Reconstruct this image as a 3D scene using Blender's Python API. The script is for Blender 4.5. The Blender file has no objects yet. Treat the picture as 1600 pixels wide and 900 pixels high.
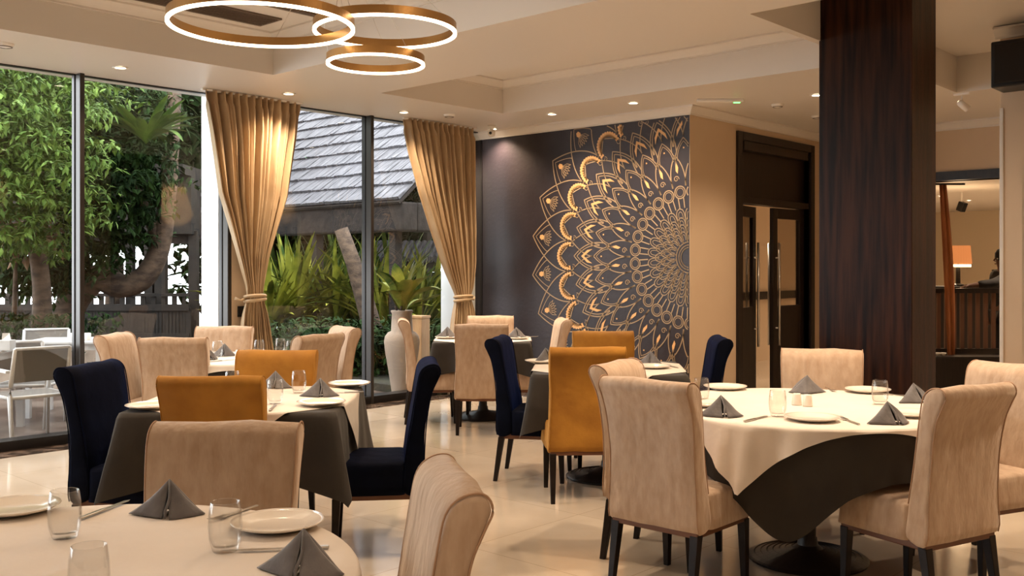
import bpy, bmesh, math, random
from mathutils import Vector, Matrix, noise
S = bpy.context.scene
C = S.collection
PI = math.pi
random.seed(7)

# ------------------------------------------------------------------ camera
F, H, HZ, YAW = 1541.0, 1.44, 418.0, math.radians(42.52)
cam_d = bpy.data.cameras.new('camera')
cam = bpy.data.objects.new('camera', cam_d); C.objects.link(cam)
cam.location = (0, 0, H); cam.rotation_euler = (PI/2, 0, YAW)
cam_d.sensor_width = 36; cam_d.lens = 36*F/1600
cam_d.shift_y = (HZ-450)/1600
cam_d.clip_start = 0.05; cam_d.clip_end = 200
S.camera = cam
S.view_settings.view_transform = 'Standard'; S.view_settings.look = 'None'
S.view_settings.gamma = 1; S.view_settings.use_curve_mapping = False
S.view_settings.exposure = 0.0
S.cycles.max_bounces = 7; S.cycles.diffuse_bounces = 4; S.cycles.glossy_bounces = 4
S.cycles.transmission_bounces = 8; S.cycles.transparent_max_bounces = 10
S.cycles.sample_clamp_indirect = 4.0; S.cycles.blur_glossy = 0.5
S.cycles.caustics_reflective = False; S.cycles.caustics_refractive = False
S.cycles.use_denoising = True

# ------------------------------------------------------------------ sky
w = bpy.data.worlds.new('overcast_sky'); S.world = w; w.use_nodes = True
nt = w.node_tree
bg = nt.nodes['Background']
bg.inputs['Color'].default_value = (0.92, 0.96, 1.0, 1); bg.inputs['Strength'].default_value = 7.5
DOWN_W = 88.0      # power of one ceiling downlight
WARM = (1.0, 0.75, 0.52)

def W2(l, d):
    """plan position from (to the right, ahead) of where the photographer stands"""
    c, s = math.cos(YAW), math.sin(YAW)
    return (l*c-d*s, l*s+d*c)
def HD(l, d):
    x, y = W2(l, d); n = math.hypot(x, y); return (x/n, y/n)
def rot_of(h):       # z rotation that turns local +Y to heading h
    return math.atan2(-h[0], h[1])
def on_plane(px, py, z):
    d = (H-z)*F/(py-HZ); x, y = W2((px-800)/F*d, d); return Vector((x, y, z))
def at_depth(px, py, d):
    x, y = W2((px-800)/F*d, d); return Vector((x, y, H-(py-HZ)*d/F))
def y_on_x(px, X):
    r = (px-800)/F; d = X/(r*math.cos(YAW)-math.sin(YAW)); return r*d*math.sin(YAW)+d*math.cos(YAW), d
def z_on_x(px, py, X):
    return H-(py-HZ)*y_on_x(px, X)[1]/F

# ------------------------------------------------------------------ materials
def _n(nt, t, **k):
    n = nt.nodes.new(t)
    for a, v in k.items(): setattr(n, a, v)
    return n
def mat(name, col, rough=0.6, metal=0.0, col2=None, scale=4.0, stretch=(1, 1, 1), bump=0.0, bscale=60.0, spec=0.5,
        coat=0.0, sheen=0.0, detail=4.0, contrast=(0.35, 0.65), coords='Object', emit=None, estr=0, trans=0.0, ior=1.45, sheen_tint=None, rough2=None):
    m = bpy.data.materials.new(name); m.use_nodes = True
    nt = m.node_tree; b = nt.nodes['Principled BSDF']
    b.inputs['Base Color'].default_value = (*col, 1)
    b.inputs['Roughness'].default_value = rough; b.inputs['Metallic'].default_value = metal
    b.inputs['Specular IOR Level'].default_value = spec
    b.inputs['Coat Weight'].default_value = coat; b.inputs['Coat Roughness'].default_value = 0.1
    b.inputs['Sheen Weight'].default_value = sheen; b.inputs['Sheen Roughness'].default_value = 0.4
    if sheen_tint: b.inputs['Sheen Tint'].default_value = (*sheen_tint, 1)
    b.inputs['Transmission Weight'].default_value = trans; b.inputs['IOR'].default_value = ior
    if emit: b.inputs['Emission Color'].default_value = (*emit, 1); b.inputs['Emission Strength'].default_value = estr
    tc = mp = None
    if col2 or bump:
        tc = _n(nt, 'ShaderNodeTexCoord'); mp = _n(nt, 'ShaderNodeMapping')
        mp.inputs['Scale'].default_value = stretch
        nt.links.new(tc.outputs[coords], mp.inputs['Vector'])
    if col2:
        no = _n(nt, 'ShaderNodeTexNoise'); no.inputs['Scale'].default_value = scale; no.inputs['Detail'].default_value = detail
        nt.links.new(mp.outputs[0], no.inputs['Vector'])
        r = _n(nt, 'ShaderNodeValToRGB')
        r.color_ramp.elements[0].position = contrast[0]; r.color_ramp.elements[0].color = (*col, 1)
        r.color_ramp.elements[1].position = contrast[1]; r.color_ramp.elements[1].color = (*col2, 1)
        nt.links.new(no.outputs['Fac'], r.inputs['Fac']); nt.links.new(r.outputs['Color'], b.inputs['Base Color'])
        if rough2 is not None:
            mr = _n(nt, 'ShaderNodeMapRange'); mr.inputs['To Min'].default_value = rough; mr.inputs['To Max'].default_value = rough2
            nt.links.new(no.outputs['Fac'], mr.inputs['Value']); nt.links.new(mr.outputs[0], b.inputs['Roughness'])
    if bump:
        n2 = _n(nt, 'ShaderNodeTexNoise'); n2.inputs['Scale'].default_value = bscale; n2.inputs['Detail'].default_value = 3
        nt.links.new(mp.outputs[0], n2.inputs['Vector'])
        bu = _n(nt, 'ShaderNodeBump'); bu.inputs['Strength'].default_value = bump; bu.inputs['Distance'].default_value = 0.02
        nt.links.new(n2.outputs['Fac'], bu.inputs['Height']); nt.links.new(bu.outputs[0], b.inputs['Normal'])
    return m
M = {}
M['ceil'] = mat('ceiling_paint', (.70, .655, .60), .36, spec=.35)
M['cream'] = mat('cream_paint', (.60, .46, .32), .6, col2=(.57, .43, .295), scale=2)
M['lounge'] = mat('pale_lounge_paint', (.72, .62, .47), .7)
M['white'] = mat('white_render', (.86, .87, .88), .7)
M['mural'] = mat('mural_paint', (.016, .012, .016), .40, col2=(.028, .021, .026), scale=1.3, bump=.12, bscale=25, spec=.5)
M['gold'] = mat('mural_line_paint', (.40, .29, .18), .5)
M['goldf'] = mat('mural_gold_fill', (.72, .42, .18), .45)
M['wenge'] = mat('dark_wenge_wood', (.006, .002, .0012), .38, col2=(.036, .012, .005), scale=3.0, stretch=(9, 9, .5), bump=.12, bscale=30, spec=.16)
M['doorw'] = mat('dark_door_wood', (.007, .004, .003), .4, col2=(.016, .009, .006), scale=5, stretch=(8, 8, .6))
M['alu'] = mat('bronze_aluminium', (.040, .034, .030), .3, metal=.5)
M['alud'] = mat('black_aluminium', (.012, .010, .010), .35, metal=.3)
M['steel'] = mat('brushed_steel', (.55, .52, .48), .28, metal=1)
M['brass'] = mat('brushed_brass', (.42, .235, .085), .32, metal=1, bump=.05, bscale=150)
M['led'] = mat('led_diffuser', (1, .9, .75), .5, emit=(1.0, .80, .56), estr=6)
M['lampface'] = mat('downlight_lens', (1, .9, .8), .5, emit=(1.0, .84, .62), estr=14)
M['whitep'] = mat('white_plastic', (.8, .77, .72), .4)
M['blackp'] = mat('black_plastic', (.01, .01, .01), .4)
M['vent'] = mat('vent_louvre', (.12, .085, .06), .5)
M['ventd'] = mat('vent_shadow_gap', (.012, .009, .007), .9)
M['tan'] = mat('tan_velvet', (.41, .285, .195), .85, col2=(.53, .40, .295), scale=24, stretch=(1.3, 1.3, .5), bump=.45, bscale=16, sheen=.5, sheen_tint=(1, .88, .76), contrast=(.26, .74), detail=10)
M['mustard'] = mat('mustard_velvet', (.29, .12, .010), .8, col2=(.40, .18, .018), scale=5, bump=.3, bscale=12, sheen=.25, sheen_tint=(1, .6, .2))
M['navy'] = mat('navy_velvet', (.0012, .0018, .005), .85, col2=(.002, .0035, .011), scale=5, bump=.3, bscale=12, sheen=.10, sheen_tint=(.03, .12, .75), spec=.08)
M['piping'] = mat('tan_piping', (.40, .25, .16), .8)
M['leg'] = mat('black_stained_wood', (.007, .004, .003), .45, spec=.25, col2=(.016, .01, .008), scale=10)
M['rail'] = mat('brown_stained_rail', (.12, .045, .018), .5)
M['cloth'] = mat('cream_cotton', (.70, .63, .56), .85, col2=(.75, .68, .61), scale=3, bump=.25, bscale=9)
M['clothw'] = mat('white_cotton', (.80, .76, .71), .85, bump=.2, bscale=9)
M['grey'] = mat('taupe_cotton', (.021, .017, .014), .85, col2=(.029, .024, .019), scale=6, bump=.25, bscale=9, sheen=.12)
M['napkin'] = mat('grey_napkin_linen', (.12, .115, .12), .9, col2=(.16, .152, .156), scale=20, bump=.15, bscale=60, sheen=.3)
M['china'] = mat('cream_china', (.86, .80, .72), .12, coat=.5)
M['curtain'] = mat('gold_satin_curtain', (.36, .25, .145), .42, col2=(.48, .35, .21), scale=6, stretch=(1, 1, .3), bump=.25, bscale=20, sheen=.4, sheen_tint=(1, .85, .6))
M['iron'] = mat('black_cast_iron', (.012, .010, .010), .4)
M['ply'] = mat('table_board', (.25, .16, .09), .6)
M['stoneband'] = mat('dark_marble_border', (.03, .022, .018), .12, col2=(.16, .11, .08), scale=9, detail=10, contrast=(.45, .62))
M['leaf1'] = mat('lime_green_leaf', (.035, .08, .008), .6, spec=.2, col2=(.13, .20, .03), scale=3.5, sheen=.1)
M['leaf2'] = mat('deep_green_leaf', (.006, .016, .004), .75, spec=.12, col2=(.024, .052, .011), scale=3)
M['leaf3'] = mat('yellow_green_leaf', (.03, .07, .008), .6, spec=.2, col2=(.40, .39, .055), scale=2.2)
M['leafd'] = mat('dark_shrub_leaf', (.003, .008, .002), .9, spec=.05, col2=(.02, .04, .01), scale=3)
M['dry'] = mat('dry_brown_leaf', (.16, .08, .04), .8, col2=(.26, .15, .08), scale=6)
M['bark'] = mat('rough_bark', (.05, .032, .022), .9, col2=(.13, .085, .055), scale=6, stretch=(1, 1, 2), bump=.6, bscale=12)
M['shingle'] = mat('weathered_shingle', (.035, .033, .038), .75, col2=(.20, .19, .205), scale=3, stretch=(14, 1.2, 1.2), bump=.3, bscale=20, contrast=(.3, .7))
M['thatch'] = mat('dark_thatch_fascia', (.012, .009, .008), .95, col2=(.03, .022, .018), scale=8, bump=.5, bscale=15)
M['darkwood'] = mat('dark_terrace_timber', (.012, .009, .007), .8, col2=(.03, .022, .016), scale=5)
M['paving'] = mat('pink_stone_paving', (.06, .035, .027), .3, col2=(.22, .165, .135), scale=1.4, detail=8, contrast=(.42, .6))
M['soil'] = mat('planted_bed_soil', (.015, .014, .008), .95, col2=(.03, .03, .012), scale=3, bump=.5)
M['alw'] = mat('white_powder_coat', (.50, .48, .46), .4)
M['mesh'] = mat('taupe_sling_mesh', (.15, .13, .11), .8)
M['urn'] = mat('fibrestone_reflection_tint', (.30, .225, .17), .85, col2=(.36, .275, .21), scale=3, bump=.2, bscale=40)  # warm tan of a reflection painted into the stone colour
M['reflect_box'] = mat('reflection_orange', (.38, .19, .07), .6, col2=(.46, .25, .10), scale=4, stretch=(6, 6, .6))  # orange imitates a warm reflection in the glass
M['copper'] = mat('copper_drape', (.32, .10, .035), .45, col2=(.5, .2, .07), scale=5, stretch=(6, 6, .4))
M['shade'] = mat('orange_lamp_shade', (.55, .25, .10), .8, emit=(1.0, .33, .10), estr=.55)
M['glow'] = mat('lamp_bulb_band', (1, .9, .7), .5, emit=(1, .75, .42), estr=5)
M['skin'] = mat('brown_skin', (.13, .06, .035), .55)
M['hair'] = mat('black_hair', (.008, .006, .005), .7)
M['jacket'] = mat('charcoal_jacket', (.022, .020, .020), .8, bump=.4, bscale=12)
M['greenled'] = mat('green_led', (.1, .8, .2), .4, emit=(.15, 1, .2), estr=4)
M['letter'] = mat('dark_sign_letter', (.03, .014, .010), .5)
M['brownwood'] = mat('brown_slat_wood', (.11, .05, .028), .5, col2=(.15, .07, .04), scale=5, stretch=(5, 5, .5))

def glass_thin(name, tint=(.93, .95, .94), refl=1.0, pw=5.0):
    m = bpy.data.materials.new(name); m.use_nodes = True; nt = m.node_tree; nt.nodes.clear()
    o = _n(nt, 'ShaderNodeOutputMaterial'); mx = _n(nt, 'ShaderNodeMixShader'); tr = _n(nt, 'ShaderNodeBsdfTransparent')
    gl = _n(nt, 'ShaderNodeBsdfGlossy'); lw = _n(nt, 'ShaderNodeLayerWeight'); fr = _n(nt, 'ShaderNodeMath', operation='POWER'); mu = _n(nt, 'ShaderNodeMath', operation='MULTIPLY_ADD')
    lw.inputs['Blend'].default_value = .5; fr.inputs[1].default_value = pw; mu.inputs[1].default_value = .9; mu.inputs[2].default_value = .05*refl; mu.use_clamp = True
    nt.links.new(lw.outputs['Facing'], fr.inputs[0])
    tr.inputs['Color'].default_value = (*tint, 1); gl.inputs['Roughness'].default_value = 0.0
    L = nt.links.new
    L(fr.outputs[0], mu.inputs[0]); L(mu.outputs[0], mx.inputs[0]); L(tr.outputs[0], mx.inputs[1]); L(gl.outputs[0], mx.inputs[2]); L(mx.outputs[0], o.inputs[0])
    return m
M['pane'] = glass_thin('window_glass', (.88, .90, .89), 1.35)
M['walld'] = mat('unseen_dark_wall', (.06, .035, .02), .5, col2=(.09, .055, .03), scale=4, stretch=(5, 5, .5))
M['tumbler'] = glass_thin('clear_tumbler_glass', (.965, .965, .96), .9, 3.2)
M['doorglass'] = glass_thin('door_glass', (.75, .72, .68), 1.5)

def floor_mat():
    m = mat('polished_cream_marble', (.46, .385, .30), .10, col2=(.62, .54, .44), scale=1.1, detail=9, contrast=(.35, .7), spec=.5, coat=.4)
    nt = m.node_tree; b = nt.nodes['Principled BSDF']
    tc = _n(nt, 'ShaderNodeTexCoord'); br = _n(nt, 'ShaderNodeTexBrick'); br.offset = 0.0
    br.inputs['Scale'].default_value = 1.0; br.inputs['Brick Width'].default_value = .9; br.inputs['Row Height'].default_value = .9
    br.inputs['Mortar Size'].default_value = .0025; br.inputs['Color1'].default_value = (1, 1, 1, 1); br.inputs['Color2'].default_value = (.93, .92, .91, 1)
    br.inputs['Mortar'].default_value = (.7, .66, .6, 1)
    mx = _n(nt, 'ShaderNodeMix', data_type='RGBA', blend_type='MULTIPLY'); mx.inputs[0].default_value = 1
    old = b.inputs['Base Color'].links[0].from_socket
    nt.links.new(tc.outputs['Object'], br.inputs['Vector']); nt.links.new(old, mx.inputs[6]); nt.links.new(br.outputs['Color'], mx.inputs[7])
    nt.links.new(mx.outputs[2], b.inputs['Base Color'])
    return m
M['floor'] = floor_mat()

# ------------------------------------------------------------------ mesh helpers
class MB:
    def __init__(self): self.v = []; self.f = []
    def add(self, vs, fs):
        o = len(self.v); self.v += [tuple(p) for p in vs]; self.f += [tuple(i+o for i in q) for q in fs]; return self
    def box(self, x0, x1, y0, y1, z0, z1, m=None):
        vs = [Vector(p) for p in ((x0,y0,z0),(x1,y0,z0),(x1,y1,z0),(x0,y1,z0),(x0,y0,z1),(x1,y0,z1),(x1,y1,z1),(x0,y1,z1))]
        if m: vs = [m @ p for p in vs]
        return self.add(vs, [(0,3,2,1),(4,5,6,7),(0,1,5,4),(1,2,6,5),(2,3,7,6),(3,0,4,7)])
    def rings(self, rs, closed=True, caps=True):
        n = len(rs[0]); vs = [p for r in rs for p in r]; fs = []
        for i in range(len(rs)-1):
            for j in range(n if closed else n-1):
                k = (j+1) % n; fs.append((i*n+j, i*n+k, (i+1)*n+k, (i+1)*n+j))
        if caps and closed: fs.append(tuple(range(n-1, -1, -1))); fs.append(tuple((len(rs)-1)*n+j for j in range(n)))
        return self.add(vs, fs)
    def lathe(self, prof, n=32, c=(0, 0, 0), caps=False, m=None):
        rs = []
        for r, z in prof:
            q = [Vector((c[0]+r*math.cos(2*PI*j/n), c[1]+r*math.sin(2*PI*j/n), c[2]+z)) for j in range(n)]
            rs.append([m @ p for p in q] if m else q)
        return self.rings(rs, True, caps)
    def tube(self, pts, r, n=8, caps=True):
        pts = [Vector(p) for p in pts]; rs = []
        rr = r if isinstance(r, (list, tuple)) else [r]*len(pts)
        for i, p in enumerate(pts):
            t = (pts[min(i+1, len(pts)-1)]-pts[max(i-1, 0)])
            t = t.normalized() if t.length > 1e-9 else Vector((0, 0, 1))
            a = t.cross(Vector((0, 0, 1)));
            if a.length < .05: a = t.cross(Vector((1, 0, 0)))
            a.normalize(); b = t.cross(a)
            rs.append([p+(a*math.cos(2*PI*j/n)+b*math.sin(2*PI*j/n))*rr[i] for j in range(n)])
        return self.rings(rs, True, caps)
    def build(self, name, m, parent=None, smooth=False, bevel=0, sub=0, loc=None, rz=None, solid=0, recalc=True):
        me = bpy.data.meshes.new(name); me.from_pydata([tuple(p) for p in self.v], [], self.f); me.update()
        if recalc:
            bm = bmesh.new(); bm.from_mesh(me); bmesh.ops.recalc_face_normals(bm, faces=bm.faces); bm.to_mesh(me); bm.free()
        o = bpy.data.objects.new(name, me); C.objects.link(o)
        for q in (m if isinstance(m, (list, tuple)) else [m]): me.materials.append(q)
        if smooth:
            for p in me.polygons: p.use_smooth = True
        if solid:
            md = o.modifiers.new('s', 'SOLIDIFY'); md.thickness = solid; md.offset = 0
        if bevel:
            md = o.modifiers.new('b', 'BEVEL'); md.width = bevel; md.segments = 2; md.limit_method = 'ANGLE'
        if sub:
            md = o.modifiers.new('u', 'SUBSURF'); md.levels = sub; md.render_levels = sub
        if parent: o.parent = parent
        if loc is not None: o.location = loc
        if rz is not None: o.rotation_euler = (0, 0, rz)
        return o
def tag(o, label=None, cat=None, group=None, kind=None):
    if label: o['label'] = label
    if cat: o['category'] = cat
    if group: o['group'] = group
    if kind: o['kind'] = kind
    return o
def thing(name, label, cat, loc=(0, 0, 0), rz=0, group=None):
    o = bpy.data.objects.new(name, None); C.objects.link(o); o.location = loc; o.rotation_euler = (0, 0, rz)
    o.empty_display_size = .1
    return tag(o, label, cat, group)
def dup(root, label, loc, rz=0, group=None):
    r = root.copy(); C.objects.link(r); r.location = loc; r.rotation_euler = (0, 0, rz); r['label'] = label
    if group: r['group'] = group
    for ch in list(root.children):
        c = ch.copy(); C.objects.link(c); c.parent = r
        for g in list(ch.children):
            d = g.copy(); C.objects.link(d); d.parent = c
    return r
def struct(name, mb, m, **k):
    return tag(mb.build(name, m, **k), kind='structure')
def spot(loc, power, size=1.9, blend=.7, col=WARM, r=.04, target=None, parent=None):
    l = bpy.data.lights.new('lamp_light', 'SPOT'); l.energy = power; l.spot_size = size; l.spot_blend = blend; l.color = col; l.shadow_soft_size = r
    o = bpy.data.objects.new('lamp_light', l); C.objects.link(o); o.location = loc
    if target is not None:
        dv = Vector(target)-Vector(loc); o.rotation_euler = dv.to_track_quat('-Z', 'Y').to_euler()
    if parent: o.parent = parent
    return o
# ================================================================== ROOM
CZ = 3.04          # soffit
XW = -8.15         # inner line of the glazing
XM = -5.31         # end of mural wall / cream wall face
YM = 8.40          # mural wall face
YB = 11.3          # back wall face
XR = 2.0; Y0 = -4.5; YF = 14.6
struct('floor', MB().box(-8.38, XR+.2, Y0-.2, 20.6, -.2, 0), M['floor'])
def ceil_with_trays():
    xs = [-8.38, -7.0, -3.16, -3.2+.0, XR+.2]
    mb = MB()
    trays = [(-7.0, -.8, -2.2, 4.70), (-7.0, -3.16, 5.85, 7.49), (-3.10, 1.4, 5.6, 9.4)]
    xe = sorted({-8.38, XR+.2, *[t[0] for t in trays], *[t[1] for t in trays]})
    ye = sorted({Y0-.2, 20.6, *[t[2] for t in trays], *[t[3] for t in trays]})
    for i in range(len(xe)-1):
        for j in range(len(ye)-1):
            cx, cy = (xe[i]+xe[i+1])/2, (ye[j]+ye[j+1])/2
            if any(t[0] < cx < t[1] and t[2] < cy < t[3] for t in trays): continue
            mb.box(xe[i], xe[i+1], ye[j], ye[j+1], CZ, 3.37)
    mb.box(-8.38, XR+.2, Y0-.2, 20.6, 3.37, 3.5)
    return mb
struct('ceiling', ceil_with_trays(), M['ceil'])
TRZ = 3.37
# upper tray panels sit a little lower than the slab
def crown(pts_edges, name):
    """moulding running along straight edges: (p0, p1, inward normal, z top)"""
    mb = MB()
    prof = [(0, 0), (.085, 0), (.085, -.015), (.07, -.022), (.055, -.035), (.035, -.055), (.022, -.07), (.022, -.085), (0, -.085)]
    for ed in pts_edges:
        p0, p1, nrm, zt = ed[:4]; mit = ed[4] if len(ed) > 4 else (0, 0)     # mitre: how far each end grows with the depth of the profile
        n = Vector((*nrm, 0)); dv = Vector((p1[0]-p0[0], p1[1]-p0[1], 0)).normalized()
        mb.rings([[Vector((p[0], p[1], zt))+n*a+dv*a*k+Vector((0, 0, b)) for a, b in prof] for p, k in ((p0, -mit[0]), (p1, mit[1]))], True, True)
    return struct(name, mb, M['ceil'])
crown([((-7.0, -2.2), (-7.0, 4.70), (1, 0), TRZ), ((-7.0, 4.70), (-.8, 4.70), (0, -1), TRZ)], 'trim_1')
crown([((-7.0, 7.49), (-3.16, 7.49), (0, -1), TRZ), ((-7.0, 5.85), (-7.0, 7.49), (1, 0), TRZ)], 'trim_2')
crown([((-8.3, YM), (XM, YM), (0, -1), CZ, (0, 1)), ((XM, YM), (XM, YB), (1, 0), CZ, (1, -1))], 'trim_3')
crown([((XM, YB), (-.5, YB), (0, -1), CZ, (-1, 0))], 'trim_4')

# mural wall, cream walls
struct('wall_mural', MB().box(-8.38, XM-.004, YM, YM+.16, 0, CZ), M['mural'])
DY0, DY1, DZ = 9.40, 11.0, 2.80
mb = MB().box(XM-.16, XM, YM+.161, DY0, 0, CZ).box(XM-.004, XM, YM+.001, YM+.161, 0, CZ).box(XM-.16, XM, DY1, YB+.16, 0, CZ).box(XM-.16, XM, DY0, DY1, DZ, CZ)
struct('wall_passage', mb, M['cream'])
OX0, OX1, OZ = -4.6, -2.75, 2.40
mb = MB().box(XM, OX0, YB, YB+.16, 0, CZ).box(OX0, OX1, YB, YB+.16, OZ, CZ).box(OX1, -.5, YB, YB+.16, 0, CZ)
struct('wall_back', mb, M['cream'])
struct('wall_right', MB().box(XR, XR+.2, Y0-.2, 16.6, 0, CZ), M['cream'])
struct('wall_near', MB().box(-8.38, XR, Y0-.2, Y0, 0, CZ), M['walld'])  # unseen wall, kept dark to cut bounced light and deepen contrast
struct('wall_far', MB().box(-.5, XR, 16.4, 16.6, 0, CZ), M['cream'])
LZ = 2.55
struct('wall_lounge_far', MB().box(-7.6, -.5, 20.4, 20.6, 0, CZ), M['lounge'])
struct('wall_lounge_side', MB().box(-.5, -.38, YB, 20.6, 0, CZ), M['lounge'])
struct('ceiling_lounge', MB().box(-7.44, -.5, 12.2, 20.4, LZ, CZ), M['ceil'])
struct('wall_lounge', MB().box(-7.6, -7.44, YM+.16, 20.4, 0, CZ), M['cream'])
# dark timber lining of the opening in the back wall
mb = MB().box(OX0-.09, OX0+.02, YB-.03, YB+.18, 0, OZ+.0).box(OX1-.02, OX1+.09, YB-.03, YB+.18, 0, OZ).box(OX0-.09, OX1+.09, YB-.03, YB+.18, OZ, OZ+.1)
struct('trim_5', mb, M['doorw'])
# wainscot rail seen through the double door
struct('trim_6', MB().box(-7.44, -7.40, YM+.2, 20.3, .95, 1.07), M['doorw'])

# double door
dr = thing('double_door', 'dark timber double door with transom panel and long steel pull bars in the cream wall', 'door', (XM, DY0, 0))
q = MB().box(-.17, .03, -.10, 0, 0, DZ+.09).box(-.17, .03, 1.60, 1.70, 0, DZ+.09).box(-.17, .03, 0, 1.60, DZ, DZ+.09).box(-.15, .0, 0, 1.60, 2.13, 2.20)
q.box(-.15, .015, .05, 1.55, DZ-.10, DZ)
q.build('door_frame', M['doorw'], dr, bevel=.006)
MB().box(-.10, -.06, 0, 1.6, 2.20, DZ-.08).build('transom_panel', M['doorw'], dr)
def leaf(hinge_y, ang, side):
    lf = MB(); wd = .70
    lf.box(-.045, 0, 0, .10, .01, 2.12).box(-.045, 0, wd-.10, wd, .01, 2.12).box(-.045, 0, .10, wd-.10, .01, 1.0).box(-.045, 0, .10, wd-.10, 2.0, 2.12)
    o = lf.build('door_leaf', M['doorw'], dr, bevel=.004, loc=(-.06, hinge_y, 0))
    o.scale = (1, side, 1); o.rotation_euler = (0, 0, ang)
    g = MB().box(-.028, -.018, .10, wd-.10, 1.0, 2.0).build('pane', M['doorglass'], o)
    h = MB()
    for s in (.045, -.09):
        h.tube([(s, wd-.06, .55), (s, wd-.06, 1.72)], .014, 10)
    for z in (.75, 1.55): h.tube([(-.09, wd-.06, z), (.045, wd-.06, z)], .009, 8)
    h.build('pull_handle', M['steel'], o, smooth=True)
leaf(0.0, math.radians(11), 1)
leaf(1.6, math.radians(-3), -1)
sw = MB().box(0, .012, 0, .085, 0, .085).box(.012, .018, .02, .065, .02, .065)
tag(sw.build('light_switch', M['whitep'], loc=(-7.40+.0, 11.6, 1.22)), 'small pale switch plate on the wall beyond the double door', 'light switch')

# glazing
GT = 3.03
def yx(px, X=-8.12): return y_on_x(px, X)[0]
mull = [(yx(125, -8.09), 0), (yx(356, -8.09), 0), (yx(580, -8.09), 0)]
mull = [(a, a+.04) for a, b in mull]
edges = [Y0, .9] + [m_[0] for m_ in mull] + [YM]
names = 1
bays = [(Y0, -1.7), (-1.6, .9), (.98, mull[0][0]), (mull[0][1], mull[1][0]), (mull[1][1]+.30, mull[2][0]), (mull[2][1], YM)]
for i, (a, b) in enumerate(bays):
    fr = MB().box(-8.26, -8.09, a, b, 0, .085).box(-8.22, -8.17, a, b, GT, GT+.01)
    fr.box(-8.22, -8.18, a, a+.012, .085, GT).box(-8.22, -8.18, b-.008, b, .085, GT)
    wf = struct('window_%d' % (i+1), fr, M['alud'], bevel=.004)
    pn = MB().add([(-8.20, a+.02, .07), (-8.20, b-.02, .07), (-8.20, b-.02, GT+.005), (-8.20, a+.02, GT+.005)], [(0, 1, 2, 3)]).build('pane', M['pane'], wf)
mb = MB()
for a, b in mull + [(.9, .98), (-1.7, -1.6)]: mb.box(-8.25, -8.09, a, b, 0, GT+.01)
struct('trim_7', mb, M['alu'], bevel=.006)
# interior pier behind the first curtain
struct('wall_pier', MB().box(-8.27, -8.09, mull[1][1], mull[1][1]+.30, 0, CZ), M['cream'])
sk = MB().box(0, .015, 0, .12, 0, .10)
tag(sk.build('wall_socket', M['blackp'], loc=(-8.09, mull[1][1]+.06, .98)), 'small dark wall box on the tan pier behind the left curtain', 'wall socket')
# dark marble strip along the glazing
struct('trim_8', MB().box(-8.09, -7.86, Y0, YM-.16, .0, .006), M['stoneband'])
struct('trim_9', MB().box(-8.09, XM, YM-.20, YM, .0, .008), M['stoneband'])
# white rendered columns outside the glass
def y_at(px, X): return y_on_x(px, X)[0]
a = y_at(341, -8.30)
struct('wall_column_left', MB().box(-8.60, -8.30, a, a+.42, -.1, 3.3), M['white'])
a = y_at(712, -8.30)
struct('wall_column_right', MB().box(-8.55, -8.30, a, a+1.1, -.1, 3.3), M['white'])

# square wenge pillar
PX0, PX1, PY0, PY1 = -3.11, -2.46, 6.60, 7.04
mb = MB().box(PX0, PX1, PY0, PY1, 0, TRZ)
struct('wall_pillar', mb, M['wenge'], bevel=.004)
# cream column at the right edge with a dark box high on it
mb = MB().box(-2.47, -1.9, 8.5, 8.95, 0, TRZ)
struct('wall_column_cream', mb, M['cream'], bevel=.01)
struct('trim_10', MB().box(-2.27, -1.9, 8.46, 8.5, 0, 2.72).box(-2.47, -2.44, 8.485, 8.5, 0, 2.72), M['ceil'], bevel=.01)
crown([((-2.5, 8.5), (-1.9, 8.5), (0, -1), 3.36)], 'trim_11')
t = thing('wall_speaker', 'black box speaker fixed high on the cream column at the right edge', 'speaker', (-2.45, 8.5, 2.84))
MB().box(0, .62, -.30, -.002, 0, .36).build('cabinet', M['blackp'], t, bevel=.012)
MB().box(.03, .59, -.312, -.30, .03, .33).build('grille', M['ventd'], t, bevel=.005)

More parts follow.
